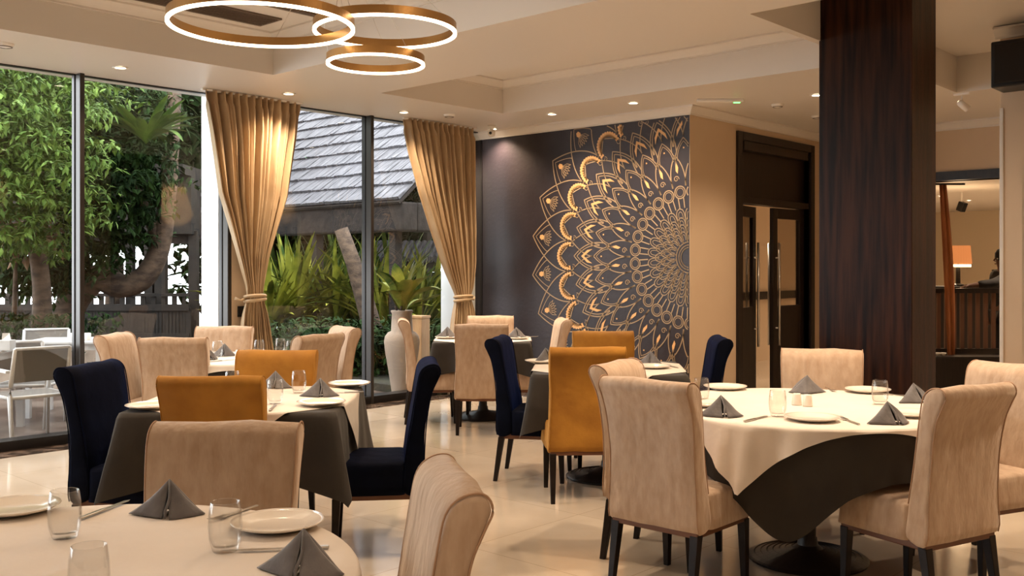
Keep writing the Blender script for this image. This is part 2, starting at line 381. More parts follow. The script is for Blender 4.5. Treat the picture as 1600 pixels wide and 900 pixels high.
# ---------------- mural drawing
def mural():
    cx, cz = -5.31, 1.54
    line, fill = MB(), MB()
    yy = YM-.004
    def P(r, a): return (cx-r*math.cos(math.radians(a)), cz+r*math.sin(math.radians(a)))
    def ok(p): return p[0] < XM-.012 and .03 < p[1] < CZ-.09 and p[0] > -8.1
    def stroke(pts, wd=.011, mbx=None):
        mbx = mbx or line
        n = len(pts)
        for i in range(n-1):
            p, q = pts[i], pts[i+1]
            if not (ok(p) and ok(q)): continue
            dx, dz = q[0]-p[0], q[1]-p[1]; L = math.hypot(dx, dz)
            if L < 1e-5: continue
            nx, nz = -dz/L*wd/2, dx/L*wd/2; ex, ez = dx/L*wd*.2, dz/L*wd*.2
            mbx.add([(p[0]-ex+nx, yy, p[1]-ez+nz), (p[0]-ex-nx, yy, p[1]-ez-nz), (q[0]+ex-nx, yy, q[1]+ez-nz), (q[0]+ex+nx, yy, q[1]+ez+nz)], [(0, 1, 2, 3)])
    def poly(pts, mbx=None):
        if not all(ok(p) for p in pts): return
        (mbx or fill).add([(p[0], yy-.001, p[1]) for p in pts], [tuple(range(len(pts)))])
    def petal(a0, half, r0, r1, belly=.5, wd=.011, n=12, sc=1.0, pw=1.0):
        """pointed arch from base angles a0-half,a0+half at r0 to tip r1"""
        for s in (-1, 1):
            pts = []
            for i in range(n+1):
                t = i/n
                r = r0+(r1-r0)*(t**pw)
                a = a0+s*half*(math.sqrt(max(0, 1-t**(1/belly))) if belly < .45 else (1-t**(1.15/belly)))
                pts.append(P(r, a))
            stroke(pts, wd)
    def circ(r, a, rad, wd=.010, n=18, a1=0, a2=360):
        c = P(r, a); pts = [(c[0]+rad*math.cos(math.radians(a1+(a2-a1)*i/n)), c[1]+rad*math.sin(math.radians(a1+(a2-a1)*i/n))) for i in range(n+1)]
        stroke(pts, wd)
    def ring(r, wd=.011):
        stroke([P(r, i*4) for i in range(-30, 31)], wd)
    for r in (.10, .125, .155): ring(r)
    for k, (r0, r1, N) in enumerate([(.16, .27, 20), (.23, .34, 22), (.29, .41, 24), (.36, .50, 26)]):
        for i in range(N):
            a = i*360/N+(k % 2)*180/N
            petal(a, 180/N*.95, r0, r1, .42, .009, 8, pw=.75); petal(a, 180/N*.5, r0+.02, r1-.03, .42, .006, 6, pw=.75)
    step = 12.2
    for i in range(-8, 9):
        A = 1.0+step*i; B = A+step/2; T = A+4.0
        # circles with stems
        circ(.66, B, .062, .012); circ(.66, B, .043, .007)
        stroke([P(.60, B-3), P(.50, B-3.2)]); stroke([P(.60, B+3), P(.50, B+3.2)])
        # teardrop petals with swirl
        petal(B, 6.3, .72, 1.04, .55, .011)
        c = P(.88, B); t1 = P(.92, B)
        poly([P(.85, B+.4), P(.88, B-.9), P(.93, B-.6), P(.955, B+.5), P(.91, B+1.3)])
        sp = [];
        for j in range(14):
            aa = j*.6; rr = .033*(1-j/17); c = P(.80, B-1.5); sp.append((c[0]+rr*math.cos(aa), c[1]+rr*math.sin(aa)))
        stroke(sp, .009)
        # dotted petals
        petal(A, 6.4, .92, 1.20, .55, .011); petal(A, 4.6, .98, 1.165, .55, .007)
        poly([P(1.09, A-.4), P(1.09, A+.4), P(1.105, A+.4), P(1.105, A-.4)])
        # chevron petals
        petal(A, 7.6, 1.08, 1.47, .55, .012); petal(A, 5.8, 1.13, 1.43, .55, .010)
        tp = P(1.37, A)
        for s in (-1, 1):
            poly([tp, P(1.33, A), P(1.27, A+s*2.1), P(1.22, A+s*3.6), P(1.29, A+s*3.0)])
        petal(A, 12.2, 1.22, 1.66, .72, .011, 16)
        sp = []
        for j in range(12):
            aa = j*.6+2; rr = .032*(1-j/15); c = P(1.50, B-1.2); sp.append((c[0]+rr*math.cos(aa), c[1]+rr*math.sin(aa)))
        stroke(sp, .007)
        sp = []
        for j in range(12):
            aa = -j*.6+2; rr = .026*(1-j/15); c = P(1.48, B+1.6); sp.append((c[0]+rr*math.cos(aa), c[1]+rr*math.sin(aa)))
        stroke(sp, .007)
        # scalloped arcs
        pts = [P(1.53+.14*math.sin(PI*j/16), A-4.6*math.cos(PI*j/16)) for j in range(17)]
        stroke(pts, .035, fill)
        for j in range(0, 17):
            c = P(1.535+.162*math.sin(PI*j/16), A-5.2*math.cos(PI*j/16)); rr = .016
            if ok(c): poly([(c[0]+rr*math.cos(k*PI/4), c[1]+rr*math.sin(k*PI/4)) for k in range(8)])
        # outer corners
        petal(B, 12.3, 1.56, 2.08, .70, .012, 18); petal(B, 4.6, 1.86, 2.035, .95, .008)
        poly([P(1.98, B-.3), P(1.95, B-.9), P(1.92, B-.6), P(1.915, B+.5), P(1.94, B+.9), P(1.975, B+.6)], fill)
        for s in (-2.6, -1.6, -.6, .5, 1.5, 2.5):
            p0 = P(1.92, B+s*.25); p1 = P(1.80+abs(s)*.012, B+s*1.05)
            mid = ((p0[0]+p1[0])/2, (p0[1]+p1[1])/2); nx, nz = -(p1[1]-p0[1])*.14, (p1[0]-p0[0])*.14
            stroke([p0, (mid[0]+nx, mid[1]+nz), p1, (mid[0]-nx, mid[1]-nz), p0], .006)
    r = thing('wall_mural_drawing', 'gold line mandala painted on the dark feature wall', 'mural', (cx, YM, cz))
    a = line.build('line_work', M['gold'], r, recalc=False); b = fill.build('gold_fill', M['goldf'], r, recalc=False)
    for o in (a, b): o.location = (-cx, -YM, -cz)
mural()

# ---------------- ceiling fittings
def downlight_proto():
    t = thing('ceiling_downlight', 'x', 'downlight')
    MB().lathe([(.045, -.001), (.062, -.004), (.062, -.008), (.046, -.010), (.040, -.002)], 28).build('trim_ring', M['whitep'], t, smooth=True)
    MB().lathe([(.041, -.006), (.02, -.0045), (.001, -.004)], 24).build('lens', M['lampface'], t)
    return t
DL = [(188,105,'small round downlight in the soffit above the left window pane'),(451,146,'small round downlight in the soffit between the first curtain and the middle mullion'),
      (631,175,'small round downlight in the soffit just left of the second curtain'),(770,201,'small round downlight beside the dome camera'),
      (863,178,'small round downlight above the plain dark part of the mural wall'),(983,159,'small round downlight above the mandala drawing'),
      (1276,148,'half hidden round downlight at the left edge of the dark pillar')]
dl0 = downlight_proto(); first = True
def place_dl(x, y, z, label, group=None, power=DOWN_W):
    global first
    if first: dl0.location = (x, y, z); dl0['label'] = label; first = False; o = dl0
    else: o = dup(dl0, label, (x, y, z))
    if group: o['group'] = group
    s = spot((0, 0, -.02), power, 2.2, .85, parent=o); return o
for px, py, lab in DL:
    p = on_plane(px, py, CZ)
    if px == 863 or px == 983: p.y = 8.4-.55
    place_dl(p.x, p.y, CZ, lab)
k = 0
for x, y, z in [(-5.2,1.2,TRZ),(-5.2,3.4,TRZ),(-2.0,4.3,TRZ),(-3.2,3.4,TRZ),(-2.3,5.2,CZ),(-.3,.2,CZ),(-7.5,2.1,CZ),(-7.5,.3,CZ),(-4.4,-1.2,TRZ),
                (-5.0,6.7,TRZ),(-1.2,7.4,TRZ),(-.3,5.2,CZ),(-2.6,-3.2,CZ),(-6.0,-3.2,CZ),(-.6,10.4,CZ)]:  # unseen downlights, added to light the room, tables and chair backs
    place_dl(x, y, z, 'unseen downlight added as fill in the ceiling out of the picture', 'added unseen fill downlights'); k += 1
    if k == 99: break
# room beyond the door and the lounge
for x, y, lab in [(-6.4, 10.2, 'round downlight in the room beyond the double door'), (-6.4, 11.6, 'round downlight in the far end of the room beyond the door')]:
    place_dl(x, y, CZ, lab, None, 90)
for px, py, lab in [(1470, 306, 'small round downlight over the lounge, left of the pair seen through the opening'), (1514, 313, 'small round downlight over the lounge, right of the pair seen through the opening')]:
    p = on_plane(px, py, LZ); place_dl(p.x, p.y, LZ, lab, None, 340)
place_dl(-3.0, 13.2, LZ, 'round downlight in the lounge near the opening, out of the picture', None, 220)

# dome camera
p = on_plane(768, 196, CZ)
t = thing('security_camera', 'small white dome camera under the soffit by the second curtain', 'security camera', (p.x, p.y, CZ))
MB().lathe([(.045, 0), (.045, -.02), (.03, -.03), (.022, -.045)], 20, caps=True).build('mount', M['whitep'], t, smooth=True)
MB().lathe([(.018, -.04), (.034, -.055), (.043, -.08), (.040, -.105), (.025, -.125), (.001, -.130)], 20).build('housing', M['whitep'], t, smooth=True)
l = MB().lathe([(.016, 0), (.016, .012), (.010, .016), (.001, .017)], 16, m=Matrix.Rotation(math.radians(80), 4, 'X')).build('lens', M['blackp'], t, smooth=True); l.location = (.018, -.036, -.092); l.rotation_euler = (0, 0, .6)
# green exit/status fitting
p = on_plane(1125, 155, CZ)
t = thing('emergency_light', 'slim white ceiling fitting with a small green light near the cream wall', 'emergency light', (p.x, p.y, CZ), rot_of(HD(1, 0)))
MB().box(-.03, .03, -.22, .22, -.03, 0).build('body', M['whitep'], t, bevel=.008)
MB().box(-.012, .012, .13, .19, -.036, -.03).build('indicator', M['greenled'], t)
for px, py, lab in [(1215, 163, 'round white smoke detector in the soffit left of the dark pillar'), (702, 179, 'flat white detector in the soffit between the two curtains'),
                    (8, 68, 'round white detector in the soffit at the left edge'), (1277, 181, 'small white sensor on the soffit close to the pillar')]:
    p = on_plane(px, py, CZ)
    t = thing('smoke_detector', lab, 'smoke detector', (p.x, p.y, CZ))
    MB().lathe([(.06, 0), (.06, -.012), (.045, -.024), (.02, -.03), (.001, -.031)], 24).build('housing', M['whitep'], t, smooth=True)
    MB().lathe([(.047, -.0235), (.050, -.027), (.044, -.029)], 24).build('ring_grille', M['vent'], t)
# track spotlight right of the pillar
p = on_plane(1503, 146, CZ)
t = thing('spotlight', 'white adjustable ceiling spotlight right of the dark pillar', 'spotlight', (p.x, p.y, CZ))
MB().box(-.07, .07, -.02, .02, -.018, 0).build('base_plate', M['whitep'], t, bevel=.004)
MB().tube([(0, 0, -.018), (0, 0, -.09)], .008, 8).build('stem', M['whitep'], t)
mm = Matrix.Translation((0, 0, -.10)) @ Matrix.Rotation(math.radians(-50), 4, Vector((*HD(0, 1), 0)))
MB().lathe([(.012, .045), (.030, .03), (.034, -.07), (.030, -.072), (.028, -.06)], 20, m=mm).build('head', M['whitep'], t, smooth=True)
MB().lathe([(.028, -.066), (.001, -.066)], 20, m=mm).build('lens', M['lampface'], t)
spot((0.05, -.1, -.2), 60, 1.6, .8, parent=t, target=(.1, -.3, -.9))
# ceiling air vents in the tray
def vent(p0, p1, wd, name, label, n):
    p0 = Vector(p0); p1 = Vector(p1); L = (p1-p0).length; ang = math.atan2(p1.y-p0.y, p1.x-p0.x)
    t = thing(name, label, 'air vent', (p0.x, p0.y, TRZ), ang)
    MB().box(0, L, 0, wd, -.006, -.001).build('backing', M['ventd'], t)
    MB().box(-.02, L+.02, -.02, .0, -.014, 0).box(-.02, L+.02, wd, wd+.02, -.014, 0).box(-.02, 0, 0, wd, -.014, 0).box(L, L+.02, 0, wd, -.014, 0).build('frame', M['vent'], t)
    for i in range(n):
        y = wd*(i+.5)/n; MB().box(0, L, y-.006, y+.006, -.016, -.006).build('louvre', M['vent'], t)
pa = on_plane(401, 38.7, TRZ); pb = on_plane(290, 14, TRZ)
vent((pa.x+.02, pa.y-2.0), (pa.x+.02, pa.y), .0, 'ceiling_vent', '', 0) if False else None
t0 = Vector((pa.x, pa.y, 0))
vent((t0.x+.30, t0.y-2.6, 0), (t0.x+.30, t0.y, 0), .26, 'ceiling_vent', 'long dark louvred air vent in the recessed ceiling above the ring pendants', 7)
vent((t0.x+.62, t0.y-2.6, 0), (t0.x+.62, t0.y+.12, 0), .025, 'ceiling_slot_vent', 'thin dark slot vent beside the wide louvred ceiling vent', 1)

# ---------------- ring pendants
can = thing('pendant_canopy', 'round brass ceiling canopy holding the pendant wires above the picture', 'light fitting', (*W2(-1.0, 5.45), TRZ))
MB().lathe([(.14, 0), (.14, -.025), (.001, -.03)], 32).build('plate', M['brass'], can, smooth=False)
def ring_pendant(l, d, z, R, label, ph):
    x, y = W2(l, d); t = thing('ring_pendant', label, 'pendant light', (x, y, z), 0, 'brass ring pendants')
    n = 96; rs = []
    for i in range(n+1):
        a = 2*PI*i/n; u = Vector((math.cos(a), math.sin(a), 0))
        rs.append([u*(R-.015)+Vector((0, 0, .0)), u*R+Vector((0, 0, .0)), u*R+Vector((0, 0, .045)), u*(R-.015)+Vector((0, 0, .045))])
    MB().rings(rs, True, False).build('ring', M['brass'], t)
    rs = []
    for i in range(n+1):
        a = 2*PI*i/n; u = Vector((math.cos(a), math.sin(a), 0))
        rs.append([u*(R-.017)+Vector((0, 0, -.014)), u*(R+.002)+Vector((0, 0, -.014)), u*(R+.002)+Vector((0, 0, -.0005)), u*(R-.017)+Vector((0, 0, -.0005))])
    MB().rings(rs, True, False).build('light_strip', M['led'], t)
    cw = Vector(can.location)-Vector((x, y, z))
    for j in range(3):
        a = ph+2*PI*j/3
        MB().tube([Vector(((R-.008)*math.cos(a), (R-.008)*math.sin(a), .045)), Vector((cw.x+.1*math.cos(a), cw.y+.1*math.sin(a), cw.z-.03))], .0016, 5).build('suspension_wire', M['steel'], t)
ring_pendant(-1.30, 5.13, 2.70, .475, 'largest brass ring pendant with a glowing rim, leftmost of the three', .3)
ring_pendant(-.713, 5.55, 2.77, .40, 'middle sized brass ring pendant with a glowing rim, rightmost of the three', .9)
ring_pendant(-.84, 6.08, 2.70, .30, 'smallest and lowest brass ring pendant with a glowing rim', 0.0)

# ---------------- curtains
def interp(tab, z):
    tab = sorted(tab)
    if z <= tab[0][0]: return tab[0][1:]
    for a, b in zip(tab, tab[1:]):
        if z <= b[0]:
            t = (z-a[0])/(b[0]-a[0]); return [a[i]+(b[i]-a[i])*t for i in range(1, len(a))]
    return tab[-1][1:]
def curtain(tabpx, X, label, ztie, flip):
    tab = []
    for pl, pr, yl, yr in tabpx:
        zl = z_on_x(pl, yl, X); tab.append((zl, y_on_x(pl, X)[0], y_on_x(pr, X)[0]))
    # even table sampled at z values; below the tie it flares
    t = thing('curtain', label, 'curtain', (X, (tab[0][1]+tab[0][2])/2, 0))
    ox, oy = X, (tab[0][1]+tab[0][2])/2
    nu, nv = 190, 70; zt = CZ-.012; vs = []; fs = []
    rnd = random.Random(5 if flip else 9)
    ph = [rnd.uniform(0, 6.28) for _ in range(6)]
    for i in range(nv+1):
        v = i/nv; z = zt+(0.02-zt)*v
        a, b = interp(tab, z)
        wdt = b-a; full = tab[0][2]-tab[0][1] if False else 1.0
        for j in range(nu+1):
            u = j/nu
            g = abs(z-ztie)
            pin = math.exp(-(g/.16)**2)
            amp = .060*(1-.5*pin)*min(1, .35+wdt*1.0)
            uu = u+.012*math.sin(7*u+ph[0]+2*v)+.010*math.sin(17*u+ph[1])
            f = math.sin(2*PI*13*uu+ph[2]+.8*math.sin(3*v))+.45*math.sin(2*PI*21*uu+ph[3]+1.5*v)+.25*math.sin(2*PI*37*uu+ph[4])
            if v < .04: f = math.sin(2*PI*13*uu+ph[2])*.9
            x = amp*f*.75+.03*pin*math.sin(PI*u)+.02*math.sin(5*v+4*u)
            y = a+wdt*u - oy
            vs.append((x, y, z))
    for i in range(nv):
        for j in range(nu):
            q = i*(nu+1)+j; fs.append((q, q+1, q+nu+2, q+nu+1))
    MB().add(vs, fs).build('drape', M['curtain'], t, smooth=True, solid=.004, recalc=False)
    a, b = interp(tab, ztie); cy = (a+b)/2-oy; hw = (b-a)/2+.015
    for k in range(2):
        zz = ztie+.018-.036*k
        pts = [(.01+.075*math.sin(q*2*PI/28), cy+hw*math.cos(q*2*PI/28), zz+.01*math.sin(q*2*PI/28+k)) for q in range(29)]
        MB().tube(pts, .016, 8).build('tieback', M['curtain'], t, smooth=True)
    s = -1 if not flip else 1
    MB().tube([(.0, cy+s*hw, ztie), (.0, cy+s*(hw+.05), ztie-.02), (-.03, cy+s*(hw+.09), ztie+.005)], [.014, .012, .016], 8).build('tieback_hook', M['curtain'], t, smooth=True)
    MB().box(-.02, .02, tab0(tab)[0]-oy-.02, tab0(tab)[1]-oy+.02, CZ-.022, CZ-.002).build('track', M['whitep'], t)
def tab0(tab):
    q = sorted(tab)[-1]; return q[1], q[2]
curtain([(318,468,150,170),(326,464,200,200),(340,450,300,300),(356,435,350,350),(371,420,400,400),(384,411,445,445),(386,409,464,464),(380,416,490,490),(374,424,545,545),(370,430,640,640)],
        -7.97, 'gold satin curtain tied back on the left, hanging before the tan pier', z_on_x(396,466,-7.97), False)
curtain([(632,741,190,207),(641,742,240,240),(656,742,300,300),(672,742,350,350),(692,741,410,410),(708,737,450,450),(713,733,464,464),(710,738,485,485),(706,741,530,530),(704,744,600,600)],
        -7.93, 'gold satin curtain tied back on the right, beside the dark mural wall', z_on_x(722,466,-7.93), True)

# ---------------- sign letters on the right wall (seen as a reflection in the glass)
sg = thing('wall_sign', 'dark serif letters on the cream right wall, out of the picture', 'sign', (XR-.002, 11.5, 2.1))
for ch, y in (('H', 10.5), ('H', 12.6), ('T', 12.95)):
    m_ = MB(); h_ = .24
    if ch == 'H':
        for s in (-.07, .07): m_.box(-.02, 0, s-.018, s+.018, 0, h_).box(-.02, 0, s-.035, s+.035, 0, .018).box(-.02, 0, s-.035, s+.035, h_-.018, h_)
        m_.box(-.02, 0, -.07, .07, h_/2-.012, h_/2+.012)
    else:
        m_.box(-.02, 0, -.018, .018, 0, h_).box(-.02, 0, -.035, .035, 0, .018).box(-.02, 0, -.09, .09, h_-.022, h_).box(-.02, 0, -.09, -.075, h_-.06, h_).box(-.02, 0, .075, .09, h_-.06, h_)
    m_.build('letter', M['letter'], sg, loc=(0, y-11.5, 0))

# wall-washing spotlights on the right wall, out of the picture
for k_, (y_, z_, pw_) in enumerate(((10.06, 2.80, 2000), (6.5, 2.8, 60), (12.6, 2.8, 60))):
    t = thing('wall_spotlight', ('small wall spotlight washing the cream right wall, out of the picture, near the sign', 'small wall spotlight on the right wall, out of the picture, nearest the camera', 'small wall spotlight on the right wall, out of the picture, farthest back')[k_], 'spotlight', (XR-.55, y_, CZ))
    MB().tube([(0, 0, 0), (0, 0, -.10)], .01, 8).build('stem', M['whitep'], t)
    MB().tube([(-.05, 0, -.10), (.06, 0, -.13)], .03, 14).build('head', M['whitep'], t, smooth=True)
    spot((.08, 0, -.135), pw_, 1.5, 1.0, parent=t, target=(.55, 0, z_-CZ), col=(1, .72, .40))
# ================================================================== FURNITURE
def resample(pts, n, closed=True):
    P = [Vector(p) for p in pts]; N = len(P); out = []
    m = N if closed else N-1
    for i in range(m):
        p0, p1, p2, p3 = (P[(i-1) % N], P[i], P[(i+1) % N], P[(i+2) % N]) if closed else (P[max(i-1, 0)], P[i], P[i+1], P[min(i+2, N-1)])
        for k in range(n):
            t = k/n
            out.append(0.5*((2*p1)+(-p0+p2)*t+(2*p0-5*p1+4*p2-p3)*t*t+(-p0+3*p1-3*p2+p3)*t**3))
    if not closed: out.append(P[-1])
    return out
def make_chair(label, fabric, pipe, seed):
    t = thing('dining_chair', label, 'chair')
    W_ = .468; rnd = random.Random(seed)
    prof = [(-.222, .315), (-.228, .50), (-.238, .66), (-.260, .80), (-.290, .875), (-.308, .915), (-.300, .945), (-.275, .957), (-.235, .948), (-.205, .915), (-.188, .84), (-.165, .70), (-.142, .56), (-.128, .44), (-.125, .33)]
    pr = resample([(0, a, b) for a, b in prof], 4)
    nrm = []
    for i in range(len(pr)):
        d = pr[(i+1) % len(pr)]-pr[i-1]; nrm.append(Vector((0, d.z, -d.y)).normalized())
    cen = Vector((0, -.2, .6))
    sgn = 1 if sum((pr[i]-cen).dot(nrm[i]) for i in range(len(pr))) > 0 else -1
    xs = [(-.5, .016), (-.494, .006), (-.478, .0), (-.30, 0), (-.15, 0), (0, 0), (.15, 0), (.30, 0), (.478, 0), (.494, .006), (.5, .016)]
    rs = []
    for fx, ins in xs:
        r = []
        for p, n in zip(pr, nrm):
            q = p-n*sgn*ins; wz = W_*(1.0-.04*math.exp(-((p.z-.62)/.16)**2)+.02*max(0, (.42-p.z)/.1))
            q = Vector((fx*wz, q.y, q.z))
            k = noise.noise(Vector((q.x*7+seed, q.y*7, q.z*6)))*.006+noise.noise(Vector((q.x*22+seed, q.y*10, q.z*11)))*.0025
            q += n*sgn*k; r.append(q)
        rs.append(r)
    MB().rings(rs, True, True).build('backrest', fabric, t, smooth=True)
    for s in (-1, 1):
        i0 = 0; pts = []
        for p, n in list(zip(pr, nrm))[:52]:
            wz = W_*(1.0-.04*math.exp(-((p.z-.62)/.16)**2)+.02*max(0, (.42-p.z)/.1)); pts.append(Vector((s*wz*.489, p.y, p.z))+n*sgn*.000)
        MB().tube(pts, .003, 5).build('piping', pipe, t, smooth=True)
    # seat cover
    rs = []
    def rrect(hx, y0, y1, r, z, wob=0):
        out = []
        for cx, cy, a0 in ((hx-r, y1-r, 0), (-hx+r, y1-r, 90), (-hx+r, y0+r, 180), (hx-r, y0+r, 270)):
            for k in range(7):
                a = math.radians(a0+15*k); out.append(Vector((cx+r*math.cos(a), cy+r*math.sin(a), z)))
        # add points along straight edges
        full = []
        for i in range(len(out)):
            a, b = out[i], out[(i+1) % len(out)]; full.append(a)
            if (b-a).length > .1:
                for k in range(1, 8): full.append(a.lerp(b, k/8))
        for p in full:
            k = noise.noise(Vector((p.x*9+seed, p.y*9, p.z*4)))*wob; p.x *= 1+k*4; p.y += k; p.z += k*.5
        return full
    for z, e, w_ in ((.315, .008, .006), (.36, .004, .005), (.42, 0, .003), (.455, -.002, .003), (.468, -.010, .002), (.474, -.03, .002), (.478, -.09, .002)):
        rs.append(rrect(.232+e, -.135 if e > -.02 else -.135-e*.3, .235+e, max(.035+e*.3, .012), z, w_))
    MB().rings(rs, True, True).build('seat', fabric, t, smooth=True)
    MB().box(-.222, .222, -.215, .225, .288, .322).build('seat_rail', M['rail'], t, bevel=.004)
    for sx in (-1, 1):
        for yt, yb in ((.205, .215), (-.195, -.240)):
            a = .021; b = .0135
            x = sx*.205; rs = [[Vector((x+i*a, yt+j*a, .30)) for i, j in ((-1,-1),(1,-1),(1,1),(-1,1))], [Vector((x+sx*.004+i*b, yb+j*b, .0)) for i, j in ((-1,-1),(1,-1),(1,1),(-1,1))]]
            MB().rings(rs, True, True).build('leg', M['leg'], t, bevel=.003)
    return t
protos = {'tan': (M['tan'], M['piping'], 3), 'mustard': (M['mustard'], M['mustard'], 11), 'navy': (M['navy'], M['navy'], 19)}
made = {}
TW = []       # (label, kind, l, d, heading l, heading d) -- (l, d) is the middle of the top of the back
chairs = [
 ('tan velvet dining chair across the foreground round table, facing the camera', 'tan', -.89, 3.10, 0, -1),
 ('tan velvet dining chair seen side on at the bottom centre, right of the foreground table', 'tan', -.12, 2.33, -.974, -.225),
 ('mustard velvet dining chair with its back to the camera behind the foreground tan chair', 'mustard', -1.34, 4.38, -.02, 1),
 ('mustard velvet dining chair on the far side of the left square table, half hidden', 'mustard', -1.37, 5.78, 0, -1),
 ('navy velvet dining chair at the left end of the left square table', 'navy', -2.15, 4.98, .99, -.15),
 ('navy velvet dining chair at the right side of the left square table, facing left', 'navy', -.41, 5.13, -.995, -.12),
 ('tan velvet dining chair at far left beside the glass, leaning left of the white table', 'tan', -2.93, 7.22, .99, -.05),
 ('tan dining chair with its back to the camera before the white round table', 'tan', -2.34, 6.80, -.05, 1),
 ('tan velvet dining chair behind the white round table, below the left curtain', 'tan', -2.36, 8.12, 0, -1),
 ('tan velvet dining chair seen from behind at the right of the white round table', 'tan', -1.38, 7.14, -.86, .5),
 ('pale tan dining chair lit by the window, farthest right at the white round table', 'tan', -1.34, 8.05, -.85, -.5),
 ('tan velvet dining chair seen side on by the urn, left of the small back table', 'tan', -1.04, 9.25, .99, .12),
 ('tan velvet dining chair with its back to the camera at the small back table', 'tan', -.26, 8.42, 0, 1),
 ('tan velvet dining chair against the mural wall behind the small back table', 'tan', -.215, 9.90, 0, -1),
 ('tan velvet dining chair facing left in front of the mural, only its edge showing', 'tan', .51, 9.35, -.99, -.1),
 ('navy velvet dining chair at the left of the centre table, seen from its side', 'navy', -.115, 6.87, .98, -.18),
 ('mustard velvet dining chair with its full back and legs showing at the centre table', 'mustard', .46, 5.98, -.06, 1),
 ('mustard velvet dining chair on the mural side of the centre table', 'mustard', .69, 7.50, 0, -1),
 ('navy velvet dining chair with a bright blue edge at the right of the centre table', 'navy', 1.47, 6.85, -.995, .06),
 ('tan dining chair with its back to the camera, front left of the right round table', 'tan', .575, 4.27, .67, .74),
 ('tan velvet dining chair half hidden at the left of the right round table', 'tan', .52, 5.08, .86, -.50),
 ('tan velvet dining chair before the dark pillar, behind the right round table', 'tan', 1.84, 5.86, -.30, -.95),
 ('tan dining chair with its back to the camera, front right of the right round table', 'tan', 1.90, 4.04, -.5, .87),
 ('greyish tan dining chair cut by the right edge of the picture', 'tan', 2.53, 4.95, -.9, -.42),
]
for lab, kind, l, d, hl, hd in chairs:
    x, y = W2(l, d); h = HD(hl, hd); loc = (x+h[0]*.28, y+h[1]*.28, 0); rz = rot_of(h)
    if kind not in made:
        made[kind] = make_chair(lab, *protos[kind]); o = made[kind]; o.location = loc; o.rotation_euler = (0, 0, rz)
    else: o = dup(made[kind], lab, loc, rz)
    o['group'] = kind + ' velvet dining chairs'

# ---------------- tables
def cloth_mb(rt, rc, top, seed=0, nA=256, fold=.022, kf=9, flare=.10, round_=.012, drop=.97, nE=14, cf=0.0):
    """rt(a): table edge radius, rc(a): radius of the cloth before it hangs"""
    rings = []
    for f in (0.0001, .25, .5, .75, .93):
        rings.append([Vector((math.cos(a)*min(rt(a), rc(a))*f, math.sin(a)*min(rt(a), rc(a))*f, top+.0008*math.sin(5*a+seed))) for a in [2*PI*i/nA for i in range(nA)]])
    for e in range(nE+1):
        r = []
        for i in range(nA):
            a = 2*PI*i/nA; R = min(rt(a), rc(a)); E = max(rc(a)-R, .003); t = e/nE; ee = E*t
            zz = top-max(0, ee*drop-round_*.4*(1-math.exp(-ee/round_)))
            ff = min(1, ee/.25)
            w_ = math.sin(kf*a+seed)+.6*math.sin((kf*2-3)*a+seed*2.1)+.4*math.sin((kf*3+1)*a+seed*.7)
            rad = R+.004+min(ee, round_)*.6+flare*ee+fold*ff*w_+cf*ee*max(0, -math.cos(4*a))**10+cf*.25*ee*math.sin(24*a)*max(0, -math.cos(4*a))**2
            r.append(Vector((math.cos(a)*rad, math.sin(a)*rad, zz)))
        rings.append(r)
    return MB().rings(rings, True, False)
def sq(a_, ph=0, rr=1.0):
    return lambda t: a_/max(abs(math.cos(t-ph)), abs(math.sin(t-ph)))**rr
def circ_(R): return lambda t: R
def pedestal(t, R, square=False, ribs=True):
    if square: MB().box(-R, R, -R, R, .725, .75).build('table_top', M['ply'], t, bevel=.004)
    else: MB().lathe([(R, .725), (R, .75)], 64, caps=True).build('table_top', M['ply'], t)
    MB().lathe([(.04, .05), (.04, .70), (.10, .71), (.12, .725)], 24).build('column', M['iron'], t, smooth=False)
    pr = [(.285, 0), (.29, .012)]
    for i in range(7):
        r = .28-.03*i; pr += [(r, .018+.006*i), (r-.022, .026+.006*i), (r-.026, .022+.006*i)]
    pr += [(.05, .075), (.045, .11)]
    MB().lathe(pr, 40).build('base', M['iron'], t)
TZ = .757     # top of the cloths
def table(name, lab, l, d, R, ang, square, base_cloth, over_cloth, labs):
    x, y = W2(l, d); h = HD(*ang); rz = math.atan2(h[1], h[0])
    t = thing('dining_table', lab, 'table', (x, y, 0), rz)
    pedestal(t, R, square)
    o = cloth_mb(*base_cloth[:3], **base_cloth[3]).build('tablecloth', M['grey'], smooth=True, loc=(x, y, 0), rz=rz, recalc=False)
    tag(o, labs[0], 'tablecloth')
    if over_cloth:
        o = cloth_mb(*over_cloth[:3], **over_cloth[3]).build('tablecloth', over_cloth[4], smooth=True, loc=(x, y, 0), rz=rz, recalc=False)
        tag(o, labs[1], 'tablecloth')
q45 = PI/4
def rt_round(R): return circ_(R+.006)
def rt_sq(R): return lambda a: min(sq(R+.006)(a), (R+.006)*1.38)
def soft(f1, f2, k):       # blend of two outlines
    return lambda a: f1(a)*(1-k)+f2(a)*k
# foreground round
table('a', 'round dining table in the left foreground under a cream cloth', -1.04, 2.16, .67, (1, 0), False,
      (rt_round(.67), circ_(.99), .752, dict(seed=1, kf=8)), (circ_(.686), sq(.83, math.radians(20)), .757, dict(seed=2, kf=9, fold=.018, flare=.16), M['cloth']),
      ('dark taupe under-cloth of the foreground round table', 'cream tablecloth on the foreground round table'))
